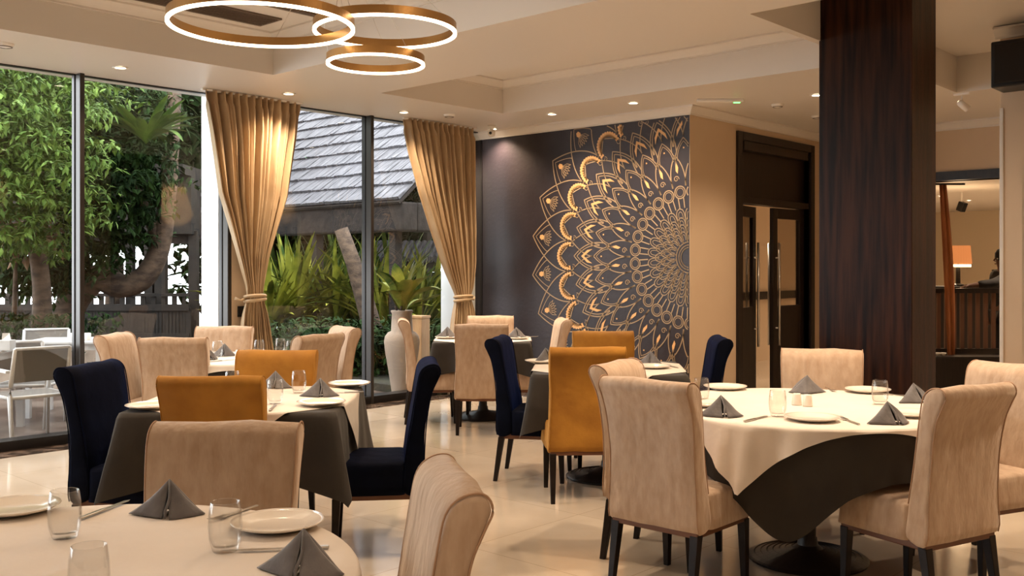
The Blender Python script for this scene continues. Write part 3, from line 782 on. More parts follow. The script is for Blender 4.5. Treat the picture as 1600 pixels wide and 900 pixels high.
# right round
def rc_under(a):
    return 1.00+.17*max(0, math.cos(2*(a-math.radians(-115))))**6+.05*math.cos(4*(a-math.radians(-115)))
table('b', 'round dining table on the right under a cream cloth over a dark one', 1.46, 4.87, .70, (1, 0), False,
      (rt_round(.70), rc_under, .750, dict(seed=5, kf=15, fold=.004, flare=-.08)),
      (circ_(.716), sq(.735, math.radians(-128.6+45)), .757, dict(seed=5, kf=15, fold=.026, flare=.15), M['cloth']),
      ('dark taupe under-cloth hanging below the cream cloth of the right round table', 'cream tablecloth with a pointed corner hanging over the right round table'))
# left square
table('c', 'square dining table on the left with navy chairs at its ends', -1.36, 5.16, .50, (1, .02), True,
      (rt_sq(.50), sq(.50+.31), .752, dict(seed=6, kf=8, fold=.008, flare=.05, cf=.22)),
      (lambda a: rt_sq(.50)(a)+.008, sq(.565, q45), .757, dict(seed=7, kf=5, fold=.006, flare=.08), M['cloth']),
      ('dark taupe tablecloth with long hanging corners on the left square table', 'cream diamond-laid overlay on the left square table'))
# white round by the window
table('d', 'round dining table near the window under a white cloth', -2.08, 7.50, .60, (1, 0), False,
      (rt_round(.60), circ_(.98), .752, dict(seed=8, kf=8)), (circ_(.616), sq(.66, math.radians(10)), .757, dict(seed=9, kf=9, fold=.012), M['clothw']),
      ('grey under-cloth of the round table near the window', 'white tablecloth on the round table near the window'))
# small back table
table('e', 'square dining table in the back corner by the mural wall', -.28, 9.50, .44, (1, 0), True,
      (rt_sq(.44), sq(.44+.25), .752, dict(seed=10, kf=8, fold=.008, flare=.05, cf=.22)),
      (lambda a: rt_sq(.44)(a)+.008, sq(.505, q45), .757, dict(seed=11, kf=5, fold=.005), M['cloth']),
      ('dark taupe tablecloth on the small back corner table', 'cream overlay on the small back corner table'))
# centre table
table('f', 'square dining table in the centre between navy and mustard chairs', .66, 6.78, .49, (1, -.08), True,
      (rt_sq(.49), sq(.49+.29), .752, dict(seed=12, kf=8, fold=.008, flare=.05, cf=.22)),
      (lambda a: rt_sq(.49)(a)+.008, sq(.545, q45), .757, dict(seed=13, kf=5, fold=.005), M['cloth']),
      ('dark taupe tablecloth with a long pointed corner on the centre table', 'cream overlay on the centre table'))

# ---------------- tableware
def first_or_dup(store, key, maker, label, loc, rz, group):
    if key not in store:
        o = maker(label); o.location = loc; o.rotation_euler = (0, 0, rz); o['group'] = group; store[key] = o
    else: o = dup(store[key], label, loc, rz, group)
    return o
ware = {}
def mk_plate(label):
    t = thing('dinner_plate', label, 'plate')
    MB().lathe([(.001, .004), (.070, .004), (.078, .006), (.110, .016), (.120, .0205), (.121, .018), (.112, .0125), (.080, .0025), (.072, 0), (.001, .001)], 48).build('dish', M['china'], t, smooth=True)
    return t
def mk_glass(label):
    t = thing('water_tumbler', label, 'glass')
    MB().lathe([(.001, .0005), (.028, 0), (.0305, .004), (.038, .030), (.0405, .060), (.0385, .092), (.0345, .118), (.0338, .1195), (.0325, .118), (.0365, .092), (.0385, .060), (.036, .030), (.029, .014), (.001, .012)], 40).build('bowl', M['tumbler'], t, smooth=True)
    return t
def mk_napkin(label):
    t = thing('folded_napkin', label, 'napkin')
    A = Vector((-.005, 0, .094)); m = MB()
    def sheet(p, q, bul, n=10):
        vs = []; fs = []
        for i in range(n+1):
            for j in range(n+1):
                u = i/n; v = j/n
                b = p.lerp(q, v); mid = (p+q)/2
                x = A.lerp(b, u)
                out = Vector((mid.x, mid.y, 0)).normalized()
                x = x+out*bul*math.sin(PI*v)*math.sin(PI*min(u, .98)*.9)
                x.z = max(x.z-.008*math.sin(PI*u)*(1-math.sin(PI*v)), .0015)
                vs.append(x)
        for i in range(n):
            for j in range(n): a = i*(n+1)+j; fs.append((a, a+1, a+n+2, a+n+1))
        m.add(vs, fs)
    P = [Vector((-.115, .0, .002)), Vector((-.01, -.065, .002)), Vector((.012, -.078, .002)), Vector((.095, -.02, .002)), Vector((.03, .06, .002))]
    sheet(P[0], P[1], .006); sheet(P[2], P[3], .016); sheet(P[3], P[4], .004); sheet(P[4], P[0], .004)
    m.build('linen', M['napkin'], t, smooth=True, solid=.0035)
    h_ = MB().tube([A+Vector((0, 0, .0)), Vector((.004, -.035, .05)), Vector((-.002, -.062, .018)), P[1]+Vector((.01, -.004, .002))], [.003, .004, .004, .003], 6)
    h_.build('hem', M['napkin'], t, smooth=True)
    return t
def mk_knife(label):
    t = thing('table_knife', label, 'knife')
    MB().box(-.105, .0, -.007, .007, .001, .007).build('handle', M['steel'], t, bevel=.002)
    MB().add([(0, -.006, .003), (.10, -.008, .003), (.118, -.001, .003), (.10, .007, .003), (0, .006, .003), (0, -.006, .0045), (.10, -.008, .004), (.118, -.001, .004), (.10, .007, .0045), (0, .006, .005)],
             [(0,1,2,3,4),(9,8,7,6,5),(0,5,6,1),(1,6,7,2),(2,7,8,3),(3,8,9,4),(4,9,5,0)]).build('blade', M['steel'], t)
    return t
def mk_fork(label):
    t = thing('table_fork', label, 'fork')
    MB().box(-.11, .02, -.005, .005, .001, .005).box(.02, .045, -.011, .011, .004, .007).build('handle', M['steel'], t, bevel=.0015)
    q = MB()
    for i in range(4): y = -.0095+.0063*i; q.tube([(.044, y, .0055), (.065, y, .006), (.09, y, .010)], [.0016, .0016, .0008], 6)
    q.build('tines', M['steel'], t)
    return t
def mk_shaker(label):
    t = thing('salt_shaker', label, 'shaker')
    MB().lathe([(.001, 0), (.024, 0), (.0245, .004), (.019, .052), (.017, .058), (.001, .060)], 28).build('body', M['china'], t, smooth=True)
    MB().lathe([(.008, .0595), (.006, .0612), (.001, .0614)], 12).build('holes', M['alu'], t)
    return t
mk = {'plate': mk_plate, 'glass': mk_glass, 'napkin': mk_napkin, 'knife': mk_knife, 'fork': mk_fork, 'shaker': mk_shaker}
gname = {'plate': 'cream dinner plates', 'glass': 'clear water tumblers', 'napkin': 'grey folded napkins', 'knife': 'table knives', 'fork': 'table forks', 'shaker': 'white salt and pepper shakers'}
def put(kind, px, py, label, ang=0, z=TZ, px2=None, py2=None):
    p = on_plane(px, py, z); rz = 0
    if px2 is not None:
        q = on_plane(px2, py2, z); c_ = (p+q)/2; rz = math.atan2(q.y-p.y, q.x-p.x); p = c_
    else: rz = YAW+math.radians(ang)
    first_or_dup(ware, kind, mk[kind], label, (p.x, p.y, z+.0015), rz, gname[kind])
FT, RT, LT, WT, BT, CT = 'the foreground round table', 'the right round table', 'the left square table', 'the white window table', 'the back corner table', 'the centre table'
put('plate', 434, 824, 'cream dinner plate right of the water tumbler on '+FT)
put('plate', 22, 800, 'cream dinner plate cut by the left edge of the picture on '+FT)
put('glass', 101, 841, 'clear water tumbler standing at the left on '+FT)
put('glass', 352, 862, 'clear water tumbler in front of the plate on '+FT)
put('glass', 139, 945, 'clear water tumbler cut by the bottom edge of the picture, nearest the camera')
put('napkin', 268, 803, 'grey folded napkin before the tan chair on '+FT, 5)
put('napkin', 478, 893, 'grey folded napkin nearest the camera, at the right rim of '+FT+'', -8)
put('knife', 128, 812, 'knife left of the napkin on '+FT, px2=196, py2=786)
put('knife', 500, 858, 'knife reaching from under the nearest napkin on '+FT, px2=390, py2=862)
put('fork', 393, 795, 'fork between the tumbler and the plate on '+FT, px2=330, py2=817)
put('plate', 1269, 657, 'cream dinner plate at the near rim of '+RT)
put('plate', 1133, 608, 'cream dinner plate at the far left of '+RT)
put('plate', 1356, 613, 'cream dinner plate at the far right of '+RT+', behind a tumbler')
put('plate', 1098, 634, 'cream dinner plate half hidden by the front left chair at '+RT)
put('plate', 1424, 650, 'cream dinner plate half hidden by the front right chair at '+RT)
put('glass', 1215, 651, 'clear water tumbler near the middle of '+RT)
put('glass', 1096, 628, 'clear water tumbler in front of the far left plate on '+RT)
put('glass', 1375, 632, 'clear water tumbler behind a grey napkin on '+RT)
put('napkin', 1128, 650, 'grey folded napkin by the front left chair on '+RT, 0)
put('napkin', 1388, 661, 'grey folded napkin by the front right chair on '+RT, 20)
put('napkin', 1260, 614, 'grey folded napkin behind the shakers on '+RT, 190)
put('napkin', 1428, 628, 'grey folded napkin farthest right on '+RT, 30)
put('knife', 1156, 662, 'knife left of the near plate on '+RT, px2=1204, py2=650)
put('fork', 1350, 667, 'fork right of the near plate on '+RT, px2=1302, py2=650)
put('fork', 1290, 606, 'fork before the chair by the pillar on '+RT, px2=1308, py2=614)
put('knife', 1380, 617, 'knife beside the far right plate on '+RT, px2=1412, py2=619)
put('shaker', 1245, 633, 'white salt shaker, left of the pair on '+RT)
put('shaker', 1262, 635, 'white pepper shaker, right of the pair on '+RT)
put('plate', 502, 633, 'cream dinner plate at the near right corner of '+LT)
put('plate', 546, 603, 'cream dinner plate at the far right corner of '+LT)
put('plate', 236, 638, 'cream dinner plate at the near left corner of '+LT)
put('glass', 430, 631, 'clear water tumbler nearer the mustard chair back on '+LT)
put('glass', 467, 614, 'clear water tumbler left of the grey napkin on '+LT)
put('glass', 363, 615, 'clear water tumbler showing over the mustard chair back at '+LT)
put('napkin', 502, 619, 'grey folded napkin at the right of '+LT, 10)
put('napkin', 432, 606, 'dark grey folded napkin on the far side of '+LT, 0)
put('knife', 556, 614, 'knife at the right rim of '+LT, px2=520, py2=615)
put('knife', 420, 645, 'knife beside the near tumbler on '+LT, px2=432, py2=632)
put('glass', 340, 558, 'clear water tumbler at the left of '+WT)
put('glass', 405, 556, 'clear water tumbler in the middle of '+WT)
put('glass', 438, 553, 'clear tumbler, left of the pair above the mustard chair, on '+WT)
put('glass', 455, 557, 'clear tumbler, right of the pair above the mustard chair, on '+WT)
put('napkin', 352, 556, 'pale grey folded napkin on '+WT, 0)
put('napkin', 322, 562, 'grey folded napkin behind a tan chair on '+WT, 60)
put('shaker', 372, 559, 'white salt shaker, left of the pair on '+WT)
put('shaker', 382, 559, 'white pepper shaker, right of the pair on '+WT)
put('knife', 330, 566, 'knife at the near rim of '+WT, px2=362, py2=563)
put('plate', 434, 566, 'cream dinner plate behind the mustard chair at '+WT)
put('plate', 699, 529, 'cream dinner plate at the left of '+BT)
put('plate', 808, 530, 'cream dinner plate at the right of '+BT)
put('napkin', 700, 526, 'grey folded napkin on the left plate of '+BT, 0, TZ+.016)
put('napkin', 807, 527, 'grey folded napkin on the right plate of '+BT, 20, TZ+.016)
put('fork', 820, 527, 'fork at the right rim of '+BT, px2=834, py2=527)
put('plate', 1020, 575, 'cream dinner plate at the right of '+CT)
put('plate', 846, 567, 'cream dinner plate at the left rim of '+CT)
put('napkin', 1018, 570, 'grey folded napkin at the right of '+CT, -25)
put('napkin', 853, 564, 'grey folded napkin behind the mustard chair at the left of '+CT, 40)
put('knife', 1040, 571, 'knife at the right rim of '+CT, px2=1058, py2=575)
# ================================================================== OUTSIDE
struct('ground_terrace', MB().box(-20.5, -8.38, -6, 24, -.2, -.03), M['paving'])
def leaves(pts, size, rnd, aspect=.42, droop=.3):
    m = MB()
    for p in pts:
        s = size*rnd.uniform(.6, 1.3); a = rnd.uniform(0, 2*PI); el = rnd.uniform(-.9, .5)-droop
        d = Vector((math.cos(a)*math.cos(el), math.sin(a)*math.cos(el), math.sin(el)))
        u = d.cross(Vector((rnd.uniform(-.4, .4), rnd.uniform(-.4, .4), 1))).normalized(); n = u.cross(d)
        w_ = s*aspect
        m.add([p, p+d*s*.45+u*w_*.5-n*s*.03, p+d*s-n*s*.12, p+d*s*.45-u*w_*.5-n*s*.03, p+d*s*.5+n*s*.05], [(0, 1, 4), (1, 2, 4), (2, 3, 4), (3, 0, 4)])
    return m
def crown_pts(blobs, n, rnd, shell=.45):
    pts = []; tot = sum(b[3]*b[4]*b[5] for b in blobs)
    for cx, cy, cz, rx, ry, rz in blobs:
        for _ in range(int(n*rx*ry*rz/tot)):
            v = Vector((rnd.gauss(0, 1), rnd.gauss(0, 1), rnd.gauss(0, 1))).normalized()*(rnd.random()**shell)
            pts.append(Vector((cx+v.x*rx, cy+v.y*ry, cz+v.z*rz)))
    return pts
def sprays(blobs, n_twigs, per, length, rnd):
    """leaf positions strung along short twigs, for a layered look"""
    base = crown_pts(blobs, n_twigs, rnd); out = []
    for b in base:
        a = rnd.uniform(0, 2*PI); d = Vector((math.cos(a), math.sin(a), rnd.uniform(-.35, .25)))
        for k in range(per): out.append(b+d*length*(k/per)+Vector((rnd.gauss(0, .02), rnd.gauss(0, .02), rnd.gauss(0, .015))))
    return out
def tree(label, x, y, trunk, blobs, nt_, per, size, m, seed, length=.4, extra=None, aspect=.42):
    rnd = random.Random(seed); t = thing('tree', label, 'tree', (x, y, 0))
    tr = MB()
    for pts, rad in trunk: tr.tube(resample(pts, 5, False), [rad[0]+(rad[1]-rad[0])*i/(5*(len(pts)-1)) for i in range(5*(len(pts)-1)+1)], 10)
    o = tr.build('trunk', M['bark'], t, smooth=True); o.location = (-x, -y, 0)
    o = leaves(sprays(blobs, nt_, per, length, rnd), size, rnd, aspect).build('foliage', m, t, recalc=False); o.location = (-x, -y, 0)
    return t
def AD(px, py, d): return at_depth(px, py, d)
def blob(px, py, d, r, rz=None):
    p = AD(px, py, d); return (p.x, p.y, p.z, r, r, rz or r)
# lime tree close to the glass at the left
b = [blob(20, 190, 11, 1.1, .9), blob(-60, 300, 11, 1.2, .9), blob(60, 250, 11.4, .8, .6), blob(75, 330, 11.6, .7, .3), blob(30, 380, 12, .8, .25), blob(70, 130, 12, .6, .6), blob(60, 200, 11.8, .5, .6), blob(-100, 150, 11, 1.2, 1.2), blob(40, 110, 12, 1.3, .6)]
g = AD(60, 560, 12.4)
tree('bright green leafy tree filling the left window pane', g.x, g.y, [([(g.x, g.y, -.1), (g.x+.1, g.y, 1.2), tuple(AD(40, 300, 12)), tuple(AD(20, 160, 11.6))], (.14, .05)),
     ([tuple(AD(45, 330, 12)), tuple(AD(90, 260, 11.8)), tuple(AD(130, 180, 12))], (.05, .02))], b, 2300, 10, .115, M['leaf1'], 3, length=.34)
b = [blob(170, 260, 13.0, .95, .8), blob(150, 180, 13.4, .9, .6), blob(205, 170, 13.9, .7, .5), blob(170, 350, 13.2, .7, .35), blob(110, 400, 13.4, .8, .3), blob(20, 425, 13.6, .9, .3), blob(75, 440, 13.2, .5, .25)]
g = AD(150, 560, 14)
tree('gnarled tree with a curving bare limb behind the second window pane', g.x, g.y, [
     ([tuple(AD(100, 560, 13.6)), tuple(AD(110, 480, 13.6)), tuple(AD(150, 435, 13.6)), tuple(AD(190, 447, 13.6)), tuple(AD(226, 432, 13.6)), tuple(AD(250, 385, 13.6)), tuple(AD(262, 300, 13.6)), tuple(AD(270, 180, 13.8)), tuple(AD(275, 90, 14))], (.22, .09)),
     ([tuple(AD(250, 385, 13.6)), tuple(AD(215, 300, 13.4)), tuple(AD(160, 220, 13.4))], (.09, .03))], b, 1900, 9, .13, M['leaf2'], 4, length=.36)
b = [blob(60, 60, 17, 2.2, 1.3), blob(200, 90, 17.5, 1.6, 1.1), blob(290, 120, 17, 1.3, 1.3), blob(240, 210, 17.5, 1.5, .7), blob(90, 220, 17.5, 2.1, 1.0), blob(-60, 200, 17, 2, 1.6), blob(310, 230, 17, .9, .8), blob(60, 330, 18, 2.6, .55)]
g = AD(180, 540, 17.8)
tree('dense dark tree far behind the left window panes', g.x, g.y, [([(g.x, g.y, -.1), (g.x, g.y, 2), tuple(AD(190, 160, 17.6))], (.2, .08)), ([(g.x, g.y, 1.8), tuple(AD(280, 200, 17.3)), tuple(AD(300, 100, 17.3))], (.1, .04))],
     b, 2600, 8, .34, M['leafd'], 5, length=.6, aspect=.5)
b = [blob(25, 365, 12.6, .35, .3), blob(45, 345, 12.6, .3, .2)]
g = AD(20, 560, 12.9)
tree('small shrub with dry brown leaves at the far left', g.x, g.y, [([(g.x, g.y, -.1), tuple(AD(25, 380, 12.6))], (.04, .02))], b, 50, 7, .22, M['dry'], 6)
# bird nest fern on the limb, blade plants
def blade_plant(label, p, n, length, width, m, seed, up=.9, spread=.8, name='tropical_plant', stem=True, bend=1.0, flat=False):
    rnd = random.Random(seed); t = thing(name, label, 'plant', tuple(p)); mb = MB()
    for k in range(n):
        a = rnd.uniform(0, 2*PI); L = length*rnd.uniform(.6, 1.15); lean = rnd.uniform(.1, 1)*spread; w_ = width*rnd.uniform(.7, 1.2)
        dirh = Vector((math.cos(a), math.sin(a), 0)); side = Vector((-dirh.y, dirh.x, 0)); pts = []
        rows = []; st = rnd.uniform(.25, .5) if stem else .02; N = 9
        for i in range(N+1):
            s = i/N; th = (PI/2*up)-lean*s*bend*1.6
            if i == 0: q = Vector((0, 0, 0))
            else: q = q+(dirh*math.cos(th)+Vector((0, 0, math.sin(th))))*L/N
            ww = .008 if s < st else w_*max(.02, math.sin(PI*min(1, (s-st)/(1-st)*.93+.07)))**.7
            nrm = Vector((0, 0, 1))*.25*ww
            rows.append((q-side*ww/2+nrm, q.copy(), q+side*ww/2+nrm))
        vs = [v for r in rows for v in r]; fs = []
        for i in range(N): fs += [(i*3, i*3+1, i*3+4, i*3+3), (i*3+1, i*3+2, i*3+5, i*3+4)]
        mb.add(vs, fs)
    mb.build('leaves', m, t, smooth=True, recalc=False)
    if stem:
        st_ = MB()
        for k in range(4): st_.tube([(rnd.uniform(-.03, .03), rnd.uniform(-.03, .03), -.02), (rnd.uniform(-.06, .06), rnd.uniform(-.06, .06), length*.25)], [.02, .012], 6)
        st_.build('stem', M['bark'], t)
    return t
blade_plant('grey green strap-leaved fern hanging on the tree limb behind the second pane', AD(228, 225, 12.2), 30, .75, .12, M['leaf1'], 12, up=.55, spread=1.0, name='hanging_fern', stem=False)
spec = [(455, 520, 14.2, 'leaf3', 1.9, .26), (478, 520, 14.8, 'leaf3', 2.0, .22), (500, 520, 15.4, 'leaf1', 2.0, .24), (522, 520, 14.4, 'leaf3', 1.8, .2), (548, 520, 15.0, 'leaf1', 1.9, .22), (572, 520, 14.6, 'leaf3', 1.9, .24),
        (600, 520, 14.0, 'leaf3', 1.8, .26), (625, 520, 14.6, 'leaf1', 1.7, .24), (650, 520, 14.0, 'leaf3', 1.6, .24), (676, 520, 14.8, 'leaf3', 1.8, .24), (418, 520, 14.0, 'leaf3', 1.7, .24), (440, 520, 16.0, 'leaf1', 2.3, .26), (535, 520, 16.4, 'leaf1', 2.3, .26), (612, 520, 16.4, 'leaf1', 2.2, .26)]
names_ = ['behind the left edge of the middle pane', 'left of the first dark garden post', 'just behind the first dark garden post', 'between the post and the leaning trunk', 'at the foot of the leaning trunk', 'half hidden by the middle mullion',
          'right of the middle mullion', 'behind the tall urn', 'above the orange reflection box', 'left of the right curtain', 'showing beside the left curtain', 'in the back row, behind the left curtain', 'in the back row, behind the leaning trunk', 'in the back row, behind the urn']
for i, (px, py, d, mm_, L, w_) in enumerate(spec):
    p = AD(px, py, d+1.1); p.z = -.03
    o = blade_plant('big-leaved %s tropical plant %s' % ('yellow green' if mm_ == 'leaf3' else 'green', names_[i]), p, 62, L*.98, w_*.36, M[mm_], 40+i, up=1.0, spread=1.15)
    o['group'] = 'tropical plants in the garden bed'
sp2 = [(395, 14), (440, 12.9), (475, 13.2), (510, 12.8), (545, 13.1), (575, 12.8), (610, 12.9), (650, 13.1), (685, 13.0)]
n2 = ['under the left curtain', 'left of the first post', 'at the first post', 'right of the first post', 'under the leaning trunk', 'behind the middle mullion', 'left of the urn', 'behind the orange reflection box', 'beside the right curtain']
for i, (px, d) in enumerate(sp2):
    rnd = random.Random(80+i); p = AD(px, 520, d); t = thing('garden_shrub', 'low dark green shrub '+n2[i], 'shrub', (p.x, p.y, -.03), 0, 'low shrubs in the garden bed')
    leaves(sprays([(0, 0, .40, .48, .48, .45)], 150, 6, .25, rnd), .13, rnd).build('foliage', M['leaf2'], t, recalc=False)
    MB().tube([(0, 0, 0), (.02, 0, .45)], [.03, .02], 6).build('stem', M['bark'], t)
p = AD(560, 520, 15)
rt = p
struct('ground_planted_bed', MB().box(p.x-7, p.x+3.8, p.y-1.9, p.y+5, -.05, .06), M['soil'])
b = [blob(420, 330, 22, 1.6, 1.4), blob(520, 345, 22.5, 1.6, 1.3), blob(620, 350, 22, 1.5, 1.2), blob(700, 340, 23, 1.5, 1.3), blob(470, 420, 22, 1.6, 1.2), blob(575, 430, 22.4, 1.6, 1.1), blob(380, 400, 22, 1.6, 1.4), blob(690, 450, 22, 1.2, .8)]
g = AD(540, 500, 22.3); g.z = 0
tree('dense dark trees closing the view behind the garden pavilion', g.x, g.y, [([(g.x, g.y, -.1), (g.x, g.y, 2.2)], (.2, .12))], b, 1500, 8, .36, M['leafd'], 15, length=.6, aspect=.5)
# leaning trunk
g = AD(600, 505, 13.9)
t = thing('leaning_trunk', 'bare leaning tree trunk under the shingle roof', 'tree', (g.x, g.y, -.03))
a_, b_, c_ = AD(570, 470, 13.9), AD(552, 410, 13.9), AD(533, 366, 13.9)
MB().tube([(0, 0, 0), tuple(a_-g+Vector((0, 0, g.z+.03))), tuple(b_-g+Vector((0, 0, g.z+.03))), tuple(c_-g+Vector((0, 0, g.z+.1)))], [.16, .13, .11, .1], 10).build('trunk', M['bark'], t, smooth=True)

# thatch / shingle pavilion
E_ = AD(624, 311, 14.0); pit = math.radians(40)
pv = thing('garden_pavilion', 'open garden pavilion with a weathered grey shingle roof and dark posts', 'pavilion', (E_.x, E_.y, -.03))
rf = MB(); XL = 8.0; row = .36; nrow = 13
rndp = random.Random(2)
for i in range(nrow):
    s0 = i*row; y0_, z0_ = s0*math.cos(pit), s0*math.sin(pit); y1_, z1_ = (s0+row+.05)*math.cos(pit), (s0+row+.05)*math.sin(pit)
    wdt = .115; k = 0; x = -XL
    while x < 0:
        w1 = min(wdt*rndp.uniform(.8, 1.3), -x); j = rndp.uniform(-.012, .012); th = .045+rndp.uniform(-.008, .012)
        zb = E_.z+.03
        n_ = Vector((0, -math.sin(pit), math.cos(pit)))
        p0 = Vector((x, y0_+j, z0_+zb)); p1 = Vector((x+w1-.008, y0_+j, z0_+zb)); p2 = Vector((x+w1-.008, y1_, z1_+zb)); p3 = Vector((x, y1_, z1_+zb))
        lift = n_*th
        rf.add([p0, p1, p2, p3, p0+lift, p1+lift, p2+n_*.005, p3+n_*.005], [(3, 2, 1, 0), (4, 5, 6, 7), (0, 1, 5, 4), (1, 2, 6, 5), (2, 3, 7, 6), (3, 0, 4, 7)])
        x += w1
rf.build('roof', M['shingle'], pv)
top = nrow*row
MB().add([(-XL, 0, E_.z-.02), (0, 0, E_.z-.02), (0, top*math.cos(pit), E_.z-.02+top*math.sin(pit)), (-XL, top*math.cos(pit), E_.z-.02+top*math.sin(pit)),
          (-XL, 2*top*math.cos(pit), E_.z-.02), (0, 2*top*math.cos(pit), E_.z-.02)], [(0, 1, 2, 3), (3, 2, 5, 4)]).build('roof_lining', M['thatch'], pv, solid=.04)
MB().box(-XL, 0, .05, .35, E_.z-.42, E_.z).box(-.3, 0, .35, 5.5, E_.z-.42, E_.z).build('fascia', M['thatch'], pv, bevel=.03)
for px in (330, 496, 618):
    r_ = (px-800)/F; yy_ = E_.y+.22; d_ = yy_/(r_*math.sin(YAW)+math.cos(YAW)); x_ = r_*d_*math.cos(YAW)-d_*math.sin(YAW)
    MB().box(x_-E_.x-.07, x_-E_.x+.07, .15, .29, 0, E_.z-.3).build('post', M['darkwood'], pv, bevel=.01)
for x_ in (-.4, -4.5): MB().box(x_-.07, x_+.07, 4.6, 4.74, 0, E_.z+.2).build('post', M['darkwood'], pv, bevel=.01)
# low tiled roof further back
p = AD(560, 380, 19); q = AD(720, 384, 19)
t = thing('tiled_lean_to', 'low grey tiled roof under the pavilion eave, far behind', 'roof', (p.x, p.y, -.03))
h_ = (q-p); L_ = math.hypot(h_.x, h_.y); t.rotation_euler = (0, 0, math.atan2(h_.y, h_.x))
m_ = MB()
for i in range(16): m_.tube([(L_*i/16+.05, -.3, 1.62), (L_*i/16+.12, .5, 1.95)], .07, 8)
m_.build('tiles', M['shingle'], t); MB().box(0, L_, -.25, .5, 1.45, 1.62).box(0, .1, 0, .1, 0, 1.5).box(L_-.1, L_, 0, .1, 0, 1.5).build('frame', M['darkwood'], t)

# left timber terrace shelter with balustrade against the white sky
A_ = AD(-60, 480, 15.6); B_ = AD(330, 480, 15.6); dv = B_-A_; L_ = math.hypot(dv.x, dv.y); an = math.atan2(dv.y, dv.x)
t = thing('timber_shelter', 'dark timber terrace shelter with posts silhouetted against the white sky', 'shelter', (A_.x, A_.y, -.03), an)
def sx(px): return L_*(px+60)/390
zt_ = H-(368-HZ)*15.6/F
MB().box(-.5, L_-.25, -.2, .25, zt_+.05, zt_+.95).box(-.5, L_-.25, -.6, .5, zt_+.95, zt_+1.1).build('roof_beam', M['darkwood'], t)
MB().box(-.5, L_-.25, -.05, .05, zt_-.1, zt_+.06).build('valance', M['thatch'], t)
for px, w_ in ((204, .11), (234, .13), (252, .17), (303, .13), (100, .12), (20, .12)):
    MB().box(sx(px)-w_/2, sx(px)+w_/2, -.07, .07, 0, zt_+.1).build('post', M['darkwood'], t)
t2 = thing('terrace_balustrade', 'dark slatted terrace balustrade in front of the white sky', 'balustrade', (A_.x, A_.y, -.03), an)
m_ = MB(); n_ = 74
MB().box(-.5, L_-.25, -.32, -.24, 1.02, 1.07).box(-.5, L_-.25, -.32, -.25, .80, .90).box(-.5, L_-.25, -.32, -.25, .05, .45).build('rails', M['darkwood'], t2)
rr_ = random.Random(8)
for i in range(n_):
    x_ = (L_+.05)*i/n_-.3; m_.box(x_, x_+rr_.choice((.062, .075, .075, .05)), -.30, -.27, .0, 1.03 if i % 3 == 0 else .85)
m_.build('slats', M['darkwood'], t2)
# hedge box behind the outdoor tables
p = AD(40, 520, 12.2); q = AD(135, 520, 12.2); dv = q-p
t = thing('planter_hedge', 'clipped dark hedge behind the outdoor tables at far left', 'hedge', (p.x, p.y, -.03), math.atan2(dv.y, dv.x)); rnd = random.Random(31)
pts = [Vector((rnd.uniform(-1.4, 1.1), rnd.uniform(-.3, .3), rnd.uniform(.2, .92))) for _ in range(2600)]
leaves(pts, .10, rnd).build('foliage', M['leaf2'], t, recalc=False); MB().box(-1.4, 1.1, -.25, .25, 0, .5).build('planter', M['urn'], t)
# urn with plant, box standing in for a warm reflection
p = AD(628, 600, 11.35)
t = thing('tall_urn', 'tall grey urn with painted warm reflection outside the glass, right of the middle mullion', 'urn', (p.x, p.y, -.03))
MB().lathe([(.001, 0), (.11, 0), (.115, .02), (.150, .25), (.195, .52), (.205, .62), (.195, .68), (.16, .725), (.125, .74), (.115, .94), (.13, .97), (.12, .98), (.10, .94), (.10, .85), (.001, .85)], 40).build('body', M['urn'], t, smooth=True)
o = blade_plant('glossy broad-leaved plant growing in the tall urn', (p.x, p.y, .84), 20, .62, .17, M['leaf3'], 77, up=.95, spread=1.0, name='urn_plant')
p = AD(654, 600, 11.9)
t = thing('reflection_box', 'orange box standing in for a warm reflection, behind the tall urn', 'pedestal', (p.x, p.y, -.03), .3)
MB().box(-.10, .10, -.10, .10, .0, .86).build('box', M['reflect_box'], t, bevel=.006); MB().box(-.11, .11, -.11, .11, .86, .89).build('top', M['reflect_box'], t, bevel=.004)
# white outdoor furniture
def arm_chair(label, l, d, hl, hd):
    x, y = W2(l, d); h = HD(hl, hd); t = thing('outdoor_armchair', label, 'chair', (x, y, -.03), rot_of(h), 'white outdoor armchairs')
    for s in (-1, 1):
        MB().tube([(s*.23, -.27, 0), (s*.23, -.21, .40), (s*.225, -.22, .50), (s*.22, -.30, .80)], [.017, .021, .020, .016], 8).build('leg', M['alw'], t, smooth=True)
        MB().tube([(s*.24, .24, 0), (s*.24, .22, .40), (s*.25, .22, .60)], [.016, .02, .018], 8).build('leg', M['alw'], t, smooth=True)
        MB().box(s*.25-.022, s*.25+.022, -.24, .25, .60, .625).build('armrest', M['alw'], t, bevel=.006)
    MB().tube([(-.22, -.21, .39), (.22, -.21, .39)], .016, 8).tube([(-.24, .22, .39), (.24, .22, .39)], .016, 8).tube([(-.235, -.2, .39), (-.24, .22, .39)], .016, 8).tube([(.235, -.2, .39), (.24, .22, .39)], .016, 8).tube([(-.22, -.30, .80), (.22, -.30, .80)], .014, 8).build('frame', M['alw'], t, smooth=True)
    MB().box(-.225, .225, -.2, .215, .395, .405).build('seat', M['mesh'], t)
    MB().add([(-.205, -.225, .52), (.205, -.225, .52), (.205, -.30, .79), (-.205, -.30, .79)], [(0, 1, 2, 3)]).build('backrest', M['mesh'], t, solid=.008)
arm_chair('white outdoor armchair with a taupe mesh back, nearest the glass at far left', -4.12, 8.42, -.72, .70)
arm_chair('white outdoor armchair behind the outdoor table at far left, small', -4.95, 10.4, .3, -.95)
arm_chair('white outdoor armchair facing the far outdoor table, partly behind the near one', -4.5, 9.2, -.1, 1.0)
